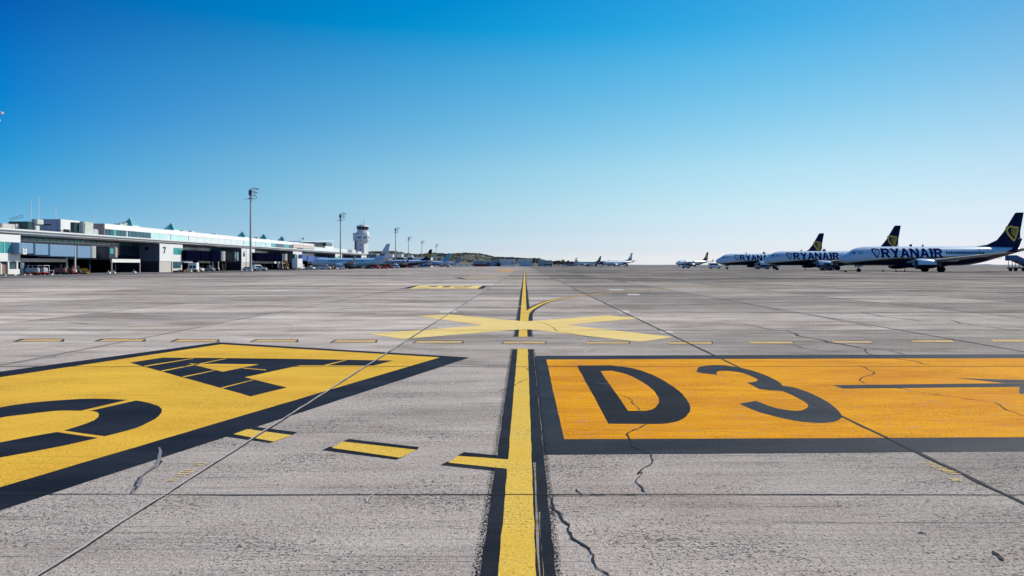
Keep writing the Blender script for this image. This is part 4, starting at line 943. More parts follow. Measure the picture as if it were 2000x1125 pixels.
bx_e('roof_cabin', 688, 695, 488, 494, -112.5, 3, M_FRAME); bx_e('roof_cabin', 700, 706, 492, 496, -112, 3, M_WHITE)
for px in (585, 590, 593):
    fl = part('flagpole', MB().cyl((-110.5, tY(px, -110.5), 9.1), (-110.5, tY(px, -110.5), tz(px, 463.5, -110.5)), .06, n=6), M_FRAME)
    if px > 586: part('flag', MB().box(-110.5, -110.4, tY(px, -110.5)-1.4, tY(px, -110.5), tz(px, 468, -110.5), tz(px, 464.5, -110.5)), M_NAVY if px == 593 else mat('grey_flag', (.3, .33, .4), .8), fl)

# ------------------------------------------------------------------ passenger bridges
def bridge(label, X, segs, z0, z1, zb0, zb1, m, rot, cab, legpx, mrot):
    Y0 = tY(segs[0][0], X); t = thing('jet_bridge', label, 'jet bridge', (X, Y0, gz(X)), group='passenger bridges under the roof edge')
    O = Vector((X, Y0, gz(X)))
    def P_(name, mb, mm, par=None, **kw):
        mb.v = [(x-O.x, y-O.y, z-O.z) for x, y, z in mb.v]; return mb.build(name, mm, par or t, **kw)
    n = len(segs)
    for k, (a, b) in enumerate(segs):
        u = k/max(1, n-1); zt = z0+(z1-z0)*u; zb = zb0+(zb1-zb0)*u; e = .12*k
        P_('tunnel', MB().box(X-2.6-e, X+e*.3, tY(a, X), tY(b, X), zb, zt), m, bevel=.14)
        P_('joint', MB().box(X-2.3, X-.25, tY(b, X)-.1, tY(b, X)+1.1, zb+.15, zt-.15), mat('black_bellows', (.02, .02, .025), .8))
    a, b = rot; yc = (tY(a, X)+tY(b, X))/2; r = (tY(b, X)-tY(a, X))/2*.0+1.55
    P_('rotunda', MB().cyl((X-1.5, yc, zb1+.1), (X-1.5, yc, z1+.1), r, n=20), mrot, smooth=True)
    a, b = cab
    c = P_('cab', MB().box(X-1.6, X+2.2, tY(a, X), tY(b, X), zb1, z1+.05), mat('dark_cab', (.03, .04, .06), .4), bevel=.1)
    P_('cab_window', MB().box(X+2.2, X+2.24, tY(a, X)+.4, tY(a, X)+1.9, zb1+1.2, z1-.4), M_TEAL, c)
    P_('bellows', MB().box(X-1.7, X+2.5, tY(b, X), tY(b, X)+1.2, zb1+.2, z1-.1), mat('beige_bellows', (.38, .34, .30), .8), c, bevel=.15)
    Yl = tY(legpx, X)
    lg = P_('leg', MB().cyl((X-.3, Yl, gz(X)+.6), (X-.3, Yl, z1), .2, n=8).cyl((X-2.3, Yl, gz(X)+.6), (X-2.3, Yl, z1), .2, n=8).box(X-2.6, X, Yl-.3, Yl+.3, gz(X)+.5, gz(X)+1.1), M_FRAME)
    P_('wheel', MB().cyl((X-.6, Yl-.4, gz(X)+.5), (X-.6, Yl+.4, gz(X)+.5), .5, n=14), M_TYRE, lg)
    P_('wheel', MB().cyl((X-2.1, Yl-.4, gz(X)+.5), (X-2.1, Yl+.4, gz(X)+.5), .5, n=14), M_TYRE, lg)
    return t
M_BR1 = ribbed('bridge_blue_grey', (.18, .30, .45), .8, 1, .5, .14); M_BR2 = ribbed('bridge_shade_navy', (.003, .004, .016), .8, 1, .95, .3); M_BR3 = ribbed('bridge_blue', (.07, .14, .36), .8, 1, .5, .15)  # navy of the middle two bridges: canopy shade put into their colour
MR1 = ribbed('rotunda_grey', (.48, .48, .48), .35, 1, .5, .2)
b1 = bridge('blue grey passenger bridge beside the left picture edge, white column under it', -108.3, [(37, 66), (68, 95), (96.5, 146), (150, 177)], 6.25, 6.1, 3.85, 3.1, M_BR1, (178, 192), (196, 206), 149, MR1)
b2 = bridge('passenger bridge darkened for shade, with pale grey drum, left of the tallest looking mast', -108.6, [(364, 392), (393, 412), (413, 431)], 6.2, 6.3, 2.9, 2.8, M_BR2, (433, 445), (446, 450), 428, MR1)
b3 = bridge('passenger bridge darkened for shade, with pale grey drum, right of the tallest looking mast', -108.6, [(500, 519), (520, 536), (537, 552)], 6.4, 6.4, 3.1, 3.0, M_BR2, (556, 565), (566, 569), 553, MR1)
b4 = bridge('bright blue passenger bridge reaching the pale blue airliner', -108.3, [(590, 599.5), (600.5, 616), (617, 635)], 6.5, 5.6, 3.6, 2.4, M_BR3, (636, 643), (645, 651), 630, M_BR3)

# ------------------------------------------------------------------ control tower
Xt, Yt = -142.5, 600.0
t = thing('control_tower', 'white airport control tower with wide glazed head and antennas', 'tower', (Xt, Yt, -1), R(-14))
mbx = MB().box(-3.2, 3.4, -4.2, 4.2, 0, 31.6); sh = mbx.build('shaft', mat('tower_white', (.66, .65, .68), .6, var=.06), t)
MB().box(-6.2, -3.22, -3.2, 3.2, 0, 30).build('stair_core', ribbed('stair_core_brown', (.22, .17, .17), 1.6, 2, .8, .8), t)
MB().box(-3.9, -3.2, -4.5, -3.6, 0, 30.5).build('pink_rib', mat('pink_rib', (.5, .38, .36), .7), t)
for z in (7.5, 11.5, 15.5, 19.5, 23.5): MB().box(-.6, .7, -4.26, -4.2, z, z+.9).build('window', M_GLASSD, sh)
def octo(r, z0, z1, r1=None, n=8, off=.5):
    r1 = r1 or r; rings = [[(rr*math.cos(2*math.pi*(i+off)/n), rr*math.sin(2*math.pi*(i+off)/n), z) for i in range(n)] for rr, z in ((r, z0), (r1, z1))]
    return MB().loft(rings, True, True, True)
ub = MB().box(-7.4, 6.2, -4.9, 5, 23.6, 27.8).build('gallery', mat('tower_white'), t) if False else MB().box(-7.2, -3.95, -4.0, 4.0, 23.6, 30.5).build('gallery', MATS['tower_white'], t)
rm = octo(6.4, 23.8, 28.9).build('upper_room', MATS['tower_white'], t)
octo(6.0, 28.9, 31.8, 5.2).build('upper_room', MATS['tower_white'], t)
for a0 in (-112.5+22.5, -45, -135, 0):
    c_, s_ = math.cos(R(a0)), math.sin(R(a0)); rr = 5.93
    MB().add([(rr*c_-s_*k, rr*s_+c_*k, z) for k, z in ((-1.6, 25.6), (1.6, 25.6), (1.6, 27.2), (-1.6, 27.2))], [(0, 1, 2, 3)]).build('window', M_TEALD if a0 < -80 else mat('grey_window', (.2, .22, .25), .2), rm)
octo(4.6, 31.8, 33.2, 4.9, 12).build('collar', MATS['tower_white'], t)
cb_ = octo(4.7, 33.2, 35.9, 5.4, 12).build('cab', M_GLASSD, t)
for i in range(12):
    a = 2*math.pi*(i+.5)/12; MB().cyl((4.72*math.cos(a), 4.72*math.sin(a), 33.2), (5.42*math.cos(a), 5.42*math.sin(a), 35.9), .1, n=5).build('mullion', M_FRAME, cb_)
octo(5.7, 35.9, 36.9, 5.3, 12).build('cab_roof', MATS['tower_white'], t)
octo(3.2, 36.9, 37.6, 3.0, 12).build('roof_platform', M_FRAME, t)
for x, y, h_ in ((-2.4, 0, 3.4), (1.0, .5, 6.0), (2.4, -1, 3.4), (-1, 1, 2.2)): MB().cyl((x, y, 37.5), (x, y, 37.5+h_), .09, n=5).build('antenna', M_STEEL, t)
MB().box(-7.0, 6.6, -4.9, -4.75, 28.95, 29.9).build('railing', M_FRAME, t)

# ------------------------------------------------------------------ floodlight masts
def mast_at(px, pytop, zt=29.2):
    s = (HY-pytop)/(zt-EYE); Y = F/s; return ((px-VX)/s, Y)
def make_mast(label):
    t = thing('floodlight_mast', label, 'light mast', group='tall floodlight masts along the terminal apron')
    MB().cyl((0, 0, 0), (0, 0, 26.6), .42, .24, n=14).build('pole', mat('galvanised', (.42, .40, .39), .55, metal=.3, var=.15), t, smooth=True)
    MB().box(-.7, .7, -.7, .7, 0, .5).build('base', M_WHITE, t)
    MB().box(-1.0, 1.6, -.6, .6, 25.4, 25.6).box(-2.6, -.4, -.06, .06, 25.35, 25.45).box(.3, 1.5, -.5, .5, 26.5, 26.62).build('platform', M_STEEL, t)
    MB().cyl((0, 0, 25.4), (0, 0, 29.2), .14, n=8).box(-.6, .3, -.3, .3, 26.7, 28.6).build('head_frame', M_DKMETAL, t)
    for k, (x, z) in enumerate(((.9, 29.4), (1.6, 29.3), (2.3, 29.2), (3.0, 29.05), (.9, 28.1), (1.6, 28.0), (2.4, 27.8), (1.6, 26.9), (2.2, 26.2), (.2, 26.2), (-.3, 25.9))):
        f_ = MB().box(x-.27, x+.24, -.4, .4, z-.32, z+.1).build('floodlight', mat('lamp_housing', (.42, .46, .5), .4, metal=.2), t, bevel=.05)
    MB().cyl((0, 0, 28.6), (3.1, 0, 28.8), .08, n=6).cyl((0, 0, 27.4), (2.4, 0, 27.6), .08, n=6).build('crossarm', M_STEEL, t)
    return t
ml_ = ['tallest looking floodlight mast, standing in front of pier 6', 'floodlight mast just left of the control tower', 'floodlight mast behind the tail of the pale blue airliner', 'floodlight mast above the lettering of the white and navy airliner by the terminal',
       'floodlight mast just left of the white and navy fin by the terminal', 'smallest and farthest floodlight mast, above the blue airliner', 'floodlight mast whose lamps just reach into the left picture edge']
mp_ = [(489.5, 362), (665, 412), (772.5, 441), (798, 459), (824, 467), (852, 474), (-31, 208)]
m0 = make_mast(ml_[0])
for i, (px, py) in enumerate(mp_):
    x, y = mast_at(px, py+2)
    o = m0 if i == 0 else dup(m0, (0, 0, 0), 0, ml_[i]); o.location = (x, y, gz(x))

# ------------------------------------------------------------------ vehicles and apron equipment
M_VW = mat('vehicle_white', (.80, .80, .80), .35, coat=.4, var=.05); M_RED = mat('vehicle_red', (.42, .03, .025), .4, coat=.3); M_YELV = mat('vehicle_yellow', (.60, .36, .03), .5)
M_BLUE = mat('vehicle_blue', (.04, .12, .28), .45); M_MAR = mat('maroon_paint', (.16, .015, .03), .5); M_GREYV = mat('vehicle_grey', (.28, .30, .33), .4)
M_LAMP = mat('lamp_lens', (.55, .5, .45), .2); M_CREAM = mat('vehicle_cream', (.66, .60, .48), .45); M_DKV = mat('vehicle_dark', (.025, .03, .05), .5); M_LBL = mat('vehicle_light_blue', (.30, .48, .60), .45)
KINDS = {  # profile (x,z), width, wheels x, wheel radius, glass quads (x0,x1,z0,z1), windscreen pts
 'van': ([(0, .35), (0, 1.0), (.25, 1.15), (1.05, 1.3), (1.65, 2.1), (1.9, 2.22), (4.7, 2.2), (4.8, 1.9), (4.8, .35)], 1.9, (.85, 3.95), .35, [(1.35, 2.1, 1.35, 1.95), (2.25, 3.3, 1.35, 1.95), (3.45, 4.55, 1.35, 1.95)], ((1.1, 1.35), (1.6, 2.02))),
 'car': ([(0, .3), (0, .75), (.2, .85), (1.1, .98), (1.75, 1.48), (3.2, 1.5), (3.95, 1.0), (4.1, .9), (4.1, .3)], 1.7, (.75, 3.3), .32, [(1.6, 2.35, 1.0, 1.38), (2.45, 3.2, 1.0, 1.38)], ((1.15, 1.02), (1.7, 1.42))),
 'pickup': ([(0, .4), (0, 1.0), (.2, 1.1), (1.2, 1.2), (1.75, 1.8), (2.9, 1.82), (3.0, 1.15), (5.0, 1.12), (5.0, .4)], 1.85, (.9, 4.0), .38, [(1.6, 2.2, 1.2, 1.68), (2.3, 2.85, 1.2, 1.68)], ((1.25, 1.24), (1.7, 1.74))),
 'tug': ([(0, .3), (0, 1.0), (.9, 1.1), (1.0, 1.1), (1.1, 1.9), (2.1, 1.95), (2.2, 1.15), (3.2, 1.05), (3.2, .3)], 1.7, (.6, 2.6), .42, [(1.2, 2.05, 1.2, 1.8)], ((1.02, 1.2), (1.1, 1.82))),
 'bus': ([(0, .35), (0, 1.2), (.15, 2.5), (.4, 2.75), (7.6, 2.75), (7.75, 2.5), (7.75, .35)], 2.4, (1.3, 6.1), .45, [(.6, 1.6, 1.3, 2.3), (1.8, 3.2, 1.3, 2.3), (3.4, 4.8, 1.3, 2.3), (5.0, 6.2, 1.3, 2.3), (6.35, 7.4, 1.3, 2.3)], ((.02, 1.3), (.14, 2.35))),
 'box_truck': ([(0, .45), (0, 1.2), (.15, 1.3), (.45, 2.3), (1.9, 2.35), (1.95, .9), (2.0, .6), (6.8, .6), (6.8, .45)], 2.2, (1.0, 5.4), .45, [(.7, 1.6, 1.35, 2.05)], ((.18, 1.35), (.42, 2.15))),
}
PROTO = {}
def make_vehicle(kind, m, label, cat, name=None, group=None, box=None):
    prof_, wd, wx, wr, glass, ws = KINDS[kind]; t = thing(name or kind, label, cat, group=group)
    bd = MB().prism(prof_, -wd/2, wd/2).build('body', m, t, bevel=.06)
    for s in (-1, 1):
        for x0, x1, z0, z1 in glass: MB().box(x0, x1, s*wd/2-.02, s*wd/2+.015, z0, z1).build('window', M_GLASSD, bd)
        for x in wx:
            wl = MB().cyl((x, s*(wd/2-.22), wr), (x, s*(wd/2+.03), wr), wr, n=16).build('wheel', M_TYRE, t, smooth=True)
            MB().cyl((x, s*(wd/2+.02), wr), (x, s*(wd/2+.045), wr), wr*.5, n=12).build('hubcap', M_STEEL, wl)
        MB().box(-.03, .03, s*(wd/2-.4), s*(wd/2-.1), .72, .9).build('headlight', M_LAMP, bd)
    (a0, z0), (a1, z1) = ws
    MB().add([(a0-.04, -wd/2+.12, z0), (a0-.04, wd/2-.12, z0), (a1-.04, wd/2-.2, z1), (a1-.04, -wd/2+.2, z1)], [(0, 1, 2, 3)]).build('windscreen', M_GLASSD, bd)
    MB().box(prof_[0][0]-.06, prof_[-1][0]+.05, -wd/2+.05, wd/2-.05, .3, .42).build('bumper', M_DKV, bd)
    if box: MB().box(2.05, 6.8, -1.2, 1.2, .95, box).build('cargo_box', M_VW, t, bevel=.04)
    return t
def put(o, px, depth=None, X=None, ang=0.0, label=None, py=None):
    if X is not None: Y = tY(px, X) if X < 0 else F*X/(px-VX)
    else: Y = depth; X = (px-VX)*Y/F
    o.location = (X, Y, gz(X)); o.rotation_euler = (0, 0, R(ang))
    if label: o['label'] = label
    return o
def veh(kind, m, label, cat, px, ang=180, depth=None, X=None, **kw):
    key = (kind, m.name, str(kw))
    if key in PROTO: o = copy_tree(PROTO[key]); o['label'] = label; o['category'] = cat
    else: o = make_vehicle(kind, m, label, cat, **kw); PROTO[key] = o
    return put(o, px, depth, X, ang)
# on the left, from the picture edge towards the tower
veh('car', M_VW, 'white car half hidden behind the floodlight mast at pier 6', 'car', 497, 200, X=-97)
veh('van', M_VW, 'white van parked right of the tallest looking mast', 'van', 512, 250, X=-96)
veh('pickup', M_VW, 'white pickup parked between the white van and the dark bridge', 'pickup', 521, 190, X=-92)
veh('box_truck', M_VW, 'white box truck with tall cargo box under pier 5', 'truck', 590, 262, X=-97, box=4.9)
veh('pickup', M_VW, 'white pickup right of the tall box truck', 'pickup', 614, 160, X=-96)
veh('car', M_VW, 'white car left of the long white minibus by the blue bridge', 'car', 631, 190, X=-97)
veh('van', M_VW, 'white minibus in front of the bright blue bridge', 'van', 646, 180, X=-92)
veh('tug', M_VW, 'white tug just left of the nose of the pale blue airliner', 'tug', 668, 100, X=-84)
veh('tug', M_GREYV, 'low grey and white tug under the dark bridge between piers 7 and 6', 'tug', 418, 180, X=-104)
veh('pickup', M_VW, 'white pickup with dark wheels in the shade between piers 7 and 6', 'pickup', 397, 180, X=-104.5)
veh('tug', M_DKV, 'dark tug with pale roof under the pale blue airliner', 'tug', 727, 175, depth=318)
veh('van', M_RED, 'red van under the tail of the pale blue airliner', 'van', 742, 180, depth=322)
veh('tug', M_RED, 'red tug in front of the airliner lettering, by the pale blue tail', 'tug', 757, 180, depth=330)
veh('van', M_RED, 'dark red van in front of the airliner lettering', 'van', 769, 182, depth=335, name='van')
veh('van', M_LBL, 'light blue grey van under the lettering of the white and navy airliner by the terminal', 'van', 780, 180, depth=380)
veh('tug', M_VW, 'tiny white tug below the blue airliner', 'tug', 880, 150, depth=470)
for i, px in enumerate((896, 902, 908, 914, 919, 925)):
    veh('van' if i % 2 == 0 else 'car', M_VW, '%s white vehicle in the row below the wooded hill, counted from the left' % ('first', 'second', 'third', 'fourth', 'fifth', 'last')[i], 'van' if i % 2 == 0 else 'car', px, 175, depth=600+4*i, group='white vehicles below the wooded hill')
rl = ['leftmost', 'second', 'third', 'fourth', 'rightmost']
for i, px in enumerate((932, 938, 944, 950, 957)): veh('van', M_MAR, 'dark red van, %s of the dark red row before the grey sheds' % rl[i], 'van', px, 178, depth=640, group='dark red vans before the grey sheds')
rl = ['leftmost', 'second', 'third', 'fourth', 'fifth', 'rightmost']
for i, px in enumerate((980, 985.5, 991, 996.5, 1002, 1014)): veh('car', M_VW, 'white car, %s of the row before the grey hangars' % rl[i], 'car', px, 95, depth=650, group='white cars before the grey hangars')
veh('bus', M_CREAM, 'small cream bus alone right of the centre line at the horizon', 'bus', 1080, 172, depth=560)
veh('car', M_VW, 'white car in front of the nose of the green airliner', 'car', 1108, 180, depth=620)
veh('tug', M_RED, 'low red tug in front of the dark red catering truck', 'tug', 1152, 180, depth=560)
veh('car', M_VW, 'white car in front of the dark red catering truck', 'car', 1161, 180, depth=560)
o = make_vehicle('box_truck', M_MAR, 'dark red catering truck between the green and the pale airliner', 'truck'); 
for c in list(o.children):
    pass
MB().box(2.05, 7.6, -1.2, 1.2, 1.6, 4.6).build('cargo_box', M_MAR, o, bevel=.04); MB().add([(3.4, -1.22, 2.9), (4.2, -1.22, 2.9), (4.2, -1.22, 4.0), (3.4, -1.22, 4.0)], [(0, 1, 2, 3)]).build('emblem', M_VW, o)
put(o, 1161, depth=600, ang=0)
veh('tug', M_LBL, 'light blue tug with open cab below the small distant airliner', 'tug', 1347, 178, depth=290)
veh('bus', M_VW, 'white apron bus in front of the nose of the rearmost white and navy airliner', 'bus', 1386.5, 2, depth=250) if False else veh('van', M_VW, 'white van in front of the nose of the rearmost white and navy airliner', 'van', 1408, 180, depth=270, name='van')
veh('van', M_GREYV, 'grey white van in front of the nose of the middle white and navy airliner', 'van', 1503, 182, depth=231)
veh('tug', M_DKV, 'black tug below the engine of the middle white and navy airliner', 'tug', 1628, 180, depth=172)
# gpu box
t = thing('power_unit', 'white ground power unit with two dark vents beside pier 7', 'power unit'); MB().box(-1.3, 1.3, -.8, .8, .7, 2.9).build('housing', M_VW, t, bevel=.06)
for k in (-.45, .6): MB().box(k-.4, k+.35, -.84, -.8, 1.3, 2.0).build('vent', M_GLASSD, t)
for k in (-1, .8): MB().cyl((k, -.8, .35), (k, -.6, .35), .35, n=12).build('wheel', M_TYRE, t)
MB().box(-1.4, 1.6, -.7, .7, .5, .69).build('chassis', M_YELV, t); put(t, 378, X=-102)
# stairs trucks
def stairs(label, m, h_=3.2, L_=5.5, m2=None):
    t = thing('boarding_stairs', label, 'boarding stairs')
    MB().prism([(0, .9), (0, .6), (L_+.8, .6), (L_+.8, .9)], -.9, .9).build('chassis', m2 or M_DKV, t, bevel=.04)
    MB().prism([(.2, .95), (.9, .95), (L_, h_-.15), (L_+1.2, h_-.15), (L_+1.2, h_), (L_-.1, h_)], -.85, .85).build('steps', M_DKMETAL, t)
    for s in (-1, 1):
        MB().prism([(.1, .95), (L_-.1, h_), (L_+1.2, h_), (L_+1.2, h_+1.1), (L_-.2, h_+1.1), (.1, 1.9)], s*.9-.03, s*.9+.03).build('side_panel', m, t)
        for x in (1.2, L_): MB().cyl((x, s*.7, .38), (x, s*.98, .38), .38, n=12).build('wheel', M_TYRE, t)
    for x in (L_-1.0, L_+.6): MB().cyl((x, -.6, .9), (x, -.6, h_-.1), .07, n=6).cyl((x, .6, .9), (x, .6, h_-.1), .07, n=6).build('strut', M_STEEL, t)
    return t
t = stairs('blue boarding stairs at the right picture edge under the wing tip', M_BLUE, 2.6, 4.2); put(t, 2014, depth=158, ang=180)
t = stairs('light blue boarding stairs at the rear door of the airliner by the terminal', M_LBL, 2.7, 3.6, M_LBL); put(t, 822, depth=450, ang=100)
t = stairs('dark red boarding stairs behind the distant pale airliner', M_MAR, 2.6, 3.2, M_MAR); put(t, 1227, depth=585, ang=180)
t = stairs('yellow conveyor steps under the left bridge', M_YELV, 2.0, 2.2, M_YELV); put(t, 172, X=-104, ang=170); t.scale = (.5, .5, .45)
t = stairs('yellow steps below the pale grey drum by pier 6', M_YELV, 3.0, 1.6, M_YELV); put(t, 438, X=-105, ang=120); t.scale = (.5, .6, .8)
t = stairs('brown yellow steps leaning below the drum by pier 5', M_YELV, 3.4, 2.2, M_YELV); put(t, 563, X=-105, ang=150); t.scale = (.8, .6, .95)
# baggage carts
def cart(label, mb_, frame, load):
    t = thing('baggage_cart', label, 'baggage cart'); MB().box(-1.4, 1.4, -.75, .75, .45, .6).build('deck', frame, t)
    fr = MB()
    for x in (-1.35, 1.3):
        for y in (-.72, .67): fr.box(x, x+.06, y, y+.06, .6, 2.05)
    fr.box(-1.4, 1.4, -.75, .75, 2.05, 2.12); fr.build('frame', mb_, t)
    MB().box(-1.2, 1.2, -.6, .6, .62, 1.6).build('load', load, t, bevel=.12)
    for x in (-.95, .95):
        for y in (-.7, .55): MB().cyl((x, y, .25), (x, y+.15, .25), .25, n=12).build('wheel', M_TYRE, t)
    MB().cyl((-1.4, 0, .45), (-2.3, 0, .3), .04, n=6).build('drawbar', frame, t)
    return t
M_SILV = mat('silver_curtain', (.35, .38, .45), .5, var=.4, scale=3)
c1 = cart('silver covered baggage cart with red frame left in front of the left bridge', M_SILV, M_RED, M_SILV); put(c1, 64, X=-105, ang=10)
c2 = cart('white slatted baggage cart with red frame in front of the left bridge', M_VW, M_RED, mat('pale_bags', (.45, .45, .5), .7, var=.6, scale=2)); put(c2, 80, X=-104.5, ang=-5)
c3 = cart('dark red baggage cart at the corner by the bright blue bridge', M_MAR, M_MAR, mat('orange_bags', (.5, .25, .08), .8, var=.6, scale=3)); put(c3, 651, X=-93, ang=60)
c4 = cart('red baggage cart under the rear of the airliner by the terminal', M_RED, M_RED, mat('red_bags', (.35, .06, .05), .8, var=.6, scale=3)); put(c4, 795, depth=440, ang=8)
c5 = cart('red baggage cart left of the light blue boarding stairs', M_RED, M_VW, MATS['pale_bags']); put(c5, 809, depth=445, ang=-4)
c6 = cart('dark red baggage cart below the blue airliner', M_MAR, M_DKV, MATS['red_bags']); put(c6, 862, depth=520, ang=4)
c7 = cart('dark baggage cart in the shade right of the white tubular barrier', M_DKV, M_DKV, mat('mixed_bags', (.25, .12, .10), .8, var=.8, scale=3)); put(c7, 118, X=-106, ang=8)
c8 = cart('dark red baggage cart in the shade left of the white bridge column', M_MAR, M_RED, MATS['mixed_bags']); put(c8, 136, X=-106, ang=-6)
veh('tug', M_DKV, 'black tug in the shade under the left bridge', 'tug', 160, 180, X=-108)
for px, lb in ((212, 'small white block on the ground left of the white canopy beam'), (222, 'small cream block at the foot of the left canopy post'), (262, 'small white block at the foot of the right canopy post')):
    t = thing('ballast_block', lb, 'block'); MB().prism([(-.5, 0), (-.4, .45), (.4, .45), (.5, 0)], -.3, .3).build('body', M_CREAM if px == 222 else M_VW, t, bevel=.05); MB().cyl((0, 0, .45), (0, 0, .9), .05, n=6).build('lifting_post', M_FRAME, t); put(t, px, X=-106)
# low barriers, pallets, cones
t = thing('barrier_frame', 'white tubular barrier right of the baggage carts', 'barrier'); MB().cyl((0, 0, 0), (0, 0, 1.0), .06, n=6).cyl((1.3, 0, 0), (1.3, 0, 1.0), .06, n=6).cyl((-.05, 0, 1.0), (1.35, 0, 1.0), .06, n=6).box(-.1, 1.0, -.2, .2, 0, .3).build('frame', M_VW, t); put(t, 93, X=-104)
t = thing('sign_board', 'white upright board on a blue post by the left pier', 'sign'); MB().box(-.35, .35, -.05, .05, 1.5, 2.7).build('board', M_VW, t, bevel=.02); MB().box(-.25, .25, -.05, .05, 0, 1.5).build('post', M_LBL, t); put(t, 43.5, X=-107)
pl_ = mat('pallet_wood', (.30, .17, .10), .9, var=.5, scale=4)
for i, (px, lb, w_) in enumerate(((344, 'dark pallet stack at the foot of pier 7', 1.6), (355, 'brown heap of wooden chocks right of pier 7', 2.0), (363, 'brown crate beside the heap of wooden chocks', 1.2), (371, 'yellow crate left of the white power unit', 1.0), (385, 'pale crate in front of the white power unit', 1.0))):
    t = thing('crate', lb, 'crate'); mm = [M_DKV, pl_, pl_, M_CREAM, M_VW][i]
    bd = MB().box(-w_/2, w_/2, -.4, .4, .12, .55+.2*(i % 2)); bd.build('body', mm, t, bevel=.04); MB().box(-w_/2, w_/2, -.35, -.2, 0, .11).box(-w_/2, w_/2, .2, .35, 0, .11).build('runner', pl_, t); put(t, px, X=-101)
t0 = None
kl = ['yellow kerb block at the left picture edge, leftmost', 'yellow kerb block, second from the left by the left pier', 'yellow kerb block, third from the left by the left pier', 'yellow kerb block, last before the baggage carts']
for i, px in enumerate((4, 22, 42, 53)):
    if t0 is None:
        t0 = tag(MB().box(-.7, .7, -.25, .25, 0, .32).build('kerb_block', mat('kerb_yellow', (.55, .48, .30), .8, var=.3, scale=3), bevel=.05), kl[0], 'kerb block', 'yellow kerb blocks by the left pier'); o = t0
    else: o = t0.copy(); COL.objects.link(o); o['label'] = kl[i]
    put(o, px, X=-104.5, ang=10)
def cone(label):
    t = thing('traffic_cone', label, 'traffic cone'); MB().box(-.2, .2, -.2, .2, 0, .04).build('base', M_DKV, t); MB().cyl((0, 0, .04), (0, 0, .75), .14, .03, n=12).build('body', mat('cone_red', (.6, .06, .04), .6), t, smooth=True); MB().cyl((0, 0, .35), (0, 0, .55), .1, .065, n=12).build('band', M_VW, t); return t
c = cone('red and white traffic cone under the nearest airliner'); put(c, 1767, depth=150)
for px, d, lb in ((1512, 185, 'dark traffic cone below the belly of the middle airliner, left one'), (1573, 188, 'dark traffic cone below the belly of the middle airliner, right one'), (1725, 150, 'traffic cone below the belly of the nearest airliner, left one'), (1750, 150, 'traffic cone below the belly of the nearest airliner, right one')):
    o = dup(c, (0, 0, 0), 0, lb); put(o, px, depth=d)
for o_ in [c]+[x for x in COL.objects if x.get('category') == 'traffic cone']: o_['group'] = 'cones under the parked airliners'
# tow bar / hose at the nose gear of the nearest airliner
t = thing('tow_bar', 'black tow bar lying at the nose wheel of the nearest airliner', 'tow bar'); MB().cyl((0, 0, .25), (3.8, 0, .35), .07, n=8).cyl((3.4, 0, .3), (4.1, 0, 1.5), .05, n=6).build('bar', M_DKV, t); MB().cyl((1.2, -.3, .15), (1.2, .3, .15), .15, n=10).build('wheel', M_TYRE, t)
put(t, 1640, depth=138)

# ------------------------------------------------------------------ far buildings, hill and trees
M_GREYB = ribbed('far_grey_cladding', (.32, .35, .41), 4, 0, .7, .2); M_PALEB = ribbed('far_blue_grey_cladding', (.45, .54, .60), 5, 0, .7, .25); M_PINKB = ribbed('far_pink_cladding', (.44, .38, .40), 5, 0, .8, .25)
def far_building(label, px0, px1, py0, Y, m, doors=(), windows=(), roofm=None, dep=18, name='hangar', cat='hangar', base=None):
    X0 = (px0-VX)*Y/F; X1 = (px1-VX)*Y/F; z1 = EYE+(HY-py0)*Y/F; b0 = gz(X0) if base is None else base
    t = thing(name, label, cat, ((X0+X1)/2, Y, b0)); w_ = (X1-X0)/2; h_ = z1-b0
    wl = MB().box(-w_, w_, 0, dep, 0, h_).build('wall', m, t)
    MB().box(-w_-.3, w_+.3, -.3, dep+.3, h_, h_+.5).build('roof', roofm or M_FRAME, t)
    for a, b, c_, d_ in doors: MB().box(-w_+2*w_*a, -w_+2*w_*b, -.12, 0, h_*c_, h_*d_).build('door', M_GLASSD, wl)
    for a, b, c_, d_ in windows: MB().box(-w_+2*w_*a, -w_+2*w_*b, -.1, 0, h_*c_, h_*d_).build('window', M_TEALD, wl)
    return t
far_building('long low grey shed with dark doors below the wooded hill, left part', 924, 950, 510, 720, M_GREYB, [(.3, .45, 0, .5)], name='shed', cat='shed')
far_building('grey shed with two dark doors left of the hangars', 945, 976, 509.5, 700, M_GREYB, [(.18, .36, 0, .62), (.8, .98, 0, .62)], name='shed', cat='shed')
far_building('blue grey hangar, left of the pair below the horizon trees', 976, 1005, 507.3, 690, M_PALEB, [(.0, .08, 0, .5)], [(.78, .95, .45, .6), (.35, .42, .5, .65)])
far_building('blue grey hangar, right of the pair below the horizon trees', 1012, 1040, 507.3, 690, M_PALEB, [], [(.08, .18, .5, .62), (.35, .48, .5, .62), (.85, .98, .5, .62)])
far_building('pinkish grey building right of the hangars', 1051, 1078, 509.2, 760, M_PINKB, [(.5, .53, 0, .4)], [(.2, .27, .6, .75), (.5, .6, .6, .75)], name='building', cat='building')
far_building('low pinkish building behind the green airliner nose', 1105, 1123, 511.5, 800, M_PINKB, [], [(.3, .36, .4, .6)], name='building', cat='building')
far_building('white cube building right of the smiling fin', 757, 767, 497.5, 640, M_WHITE, [], [(.1, .3, .6, .8)], name='building', cat='building', dep=8)
far_building('white building with stepped top between two masts', 776, 785, 497, 660, M_WHITE, [], [(.2, .4, .6, .8)], name='building', cat='building', dep=8)
far_building('small white building behind the fourth mast', 795, 804.5, 500, 640, M_WHITE, [], [(.1, .35, .5, .8)], name='building', cat='building', dep=8)
far_building('navy container like building beside the fourth mast', 797, 806, 503.3, 600, mat('violet_navy', (.05, .04, .14), .6), name='building', cat='building', dep=6)
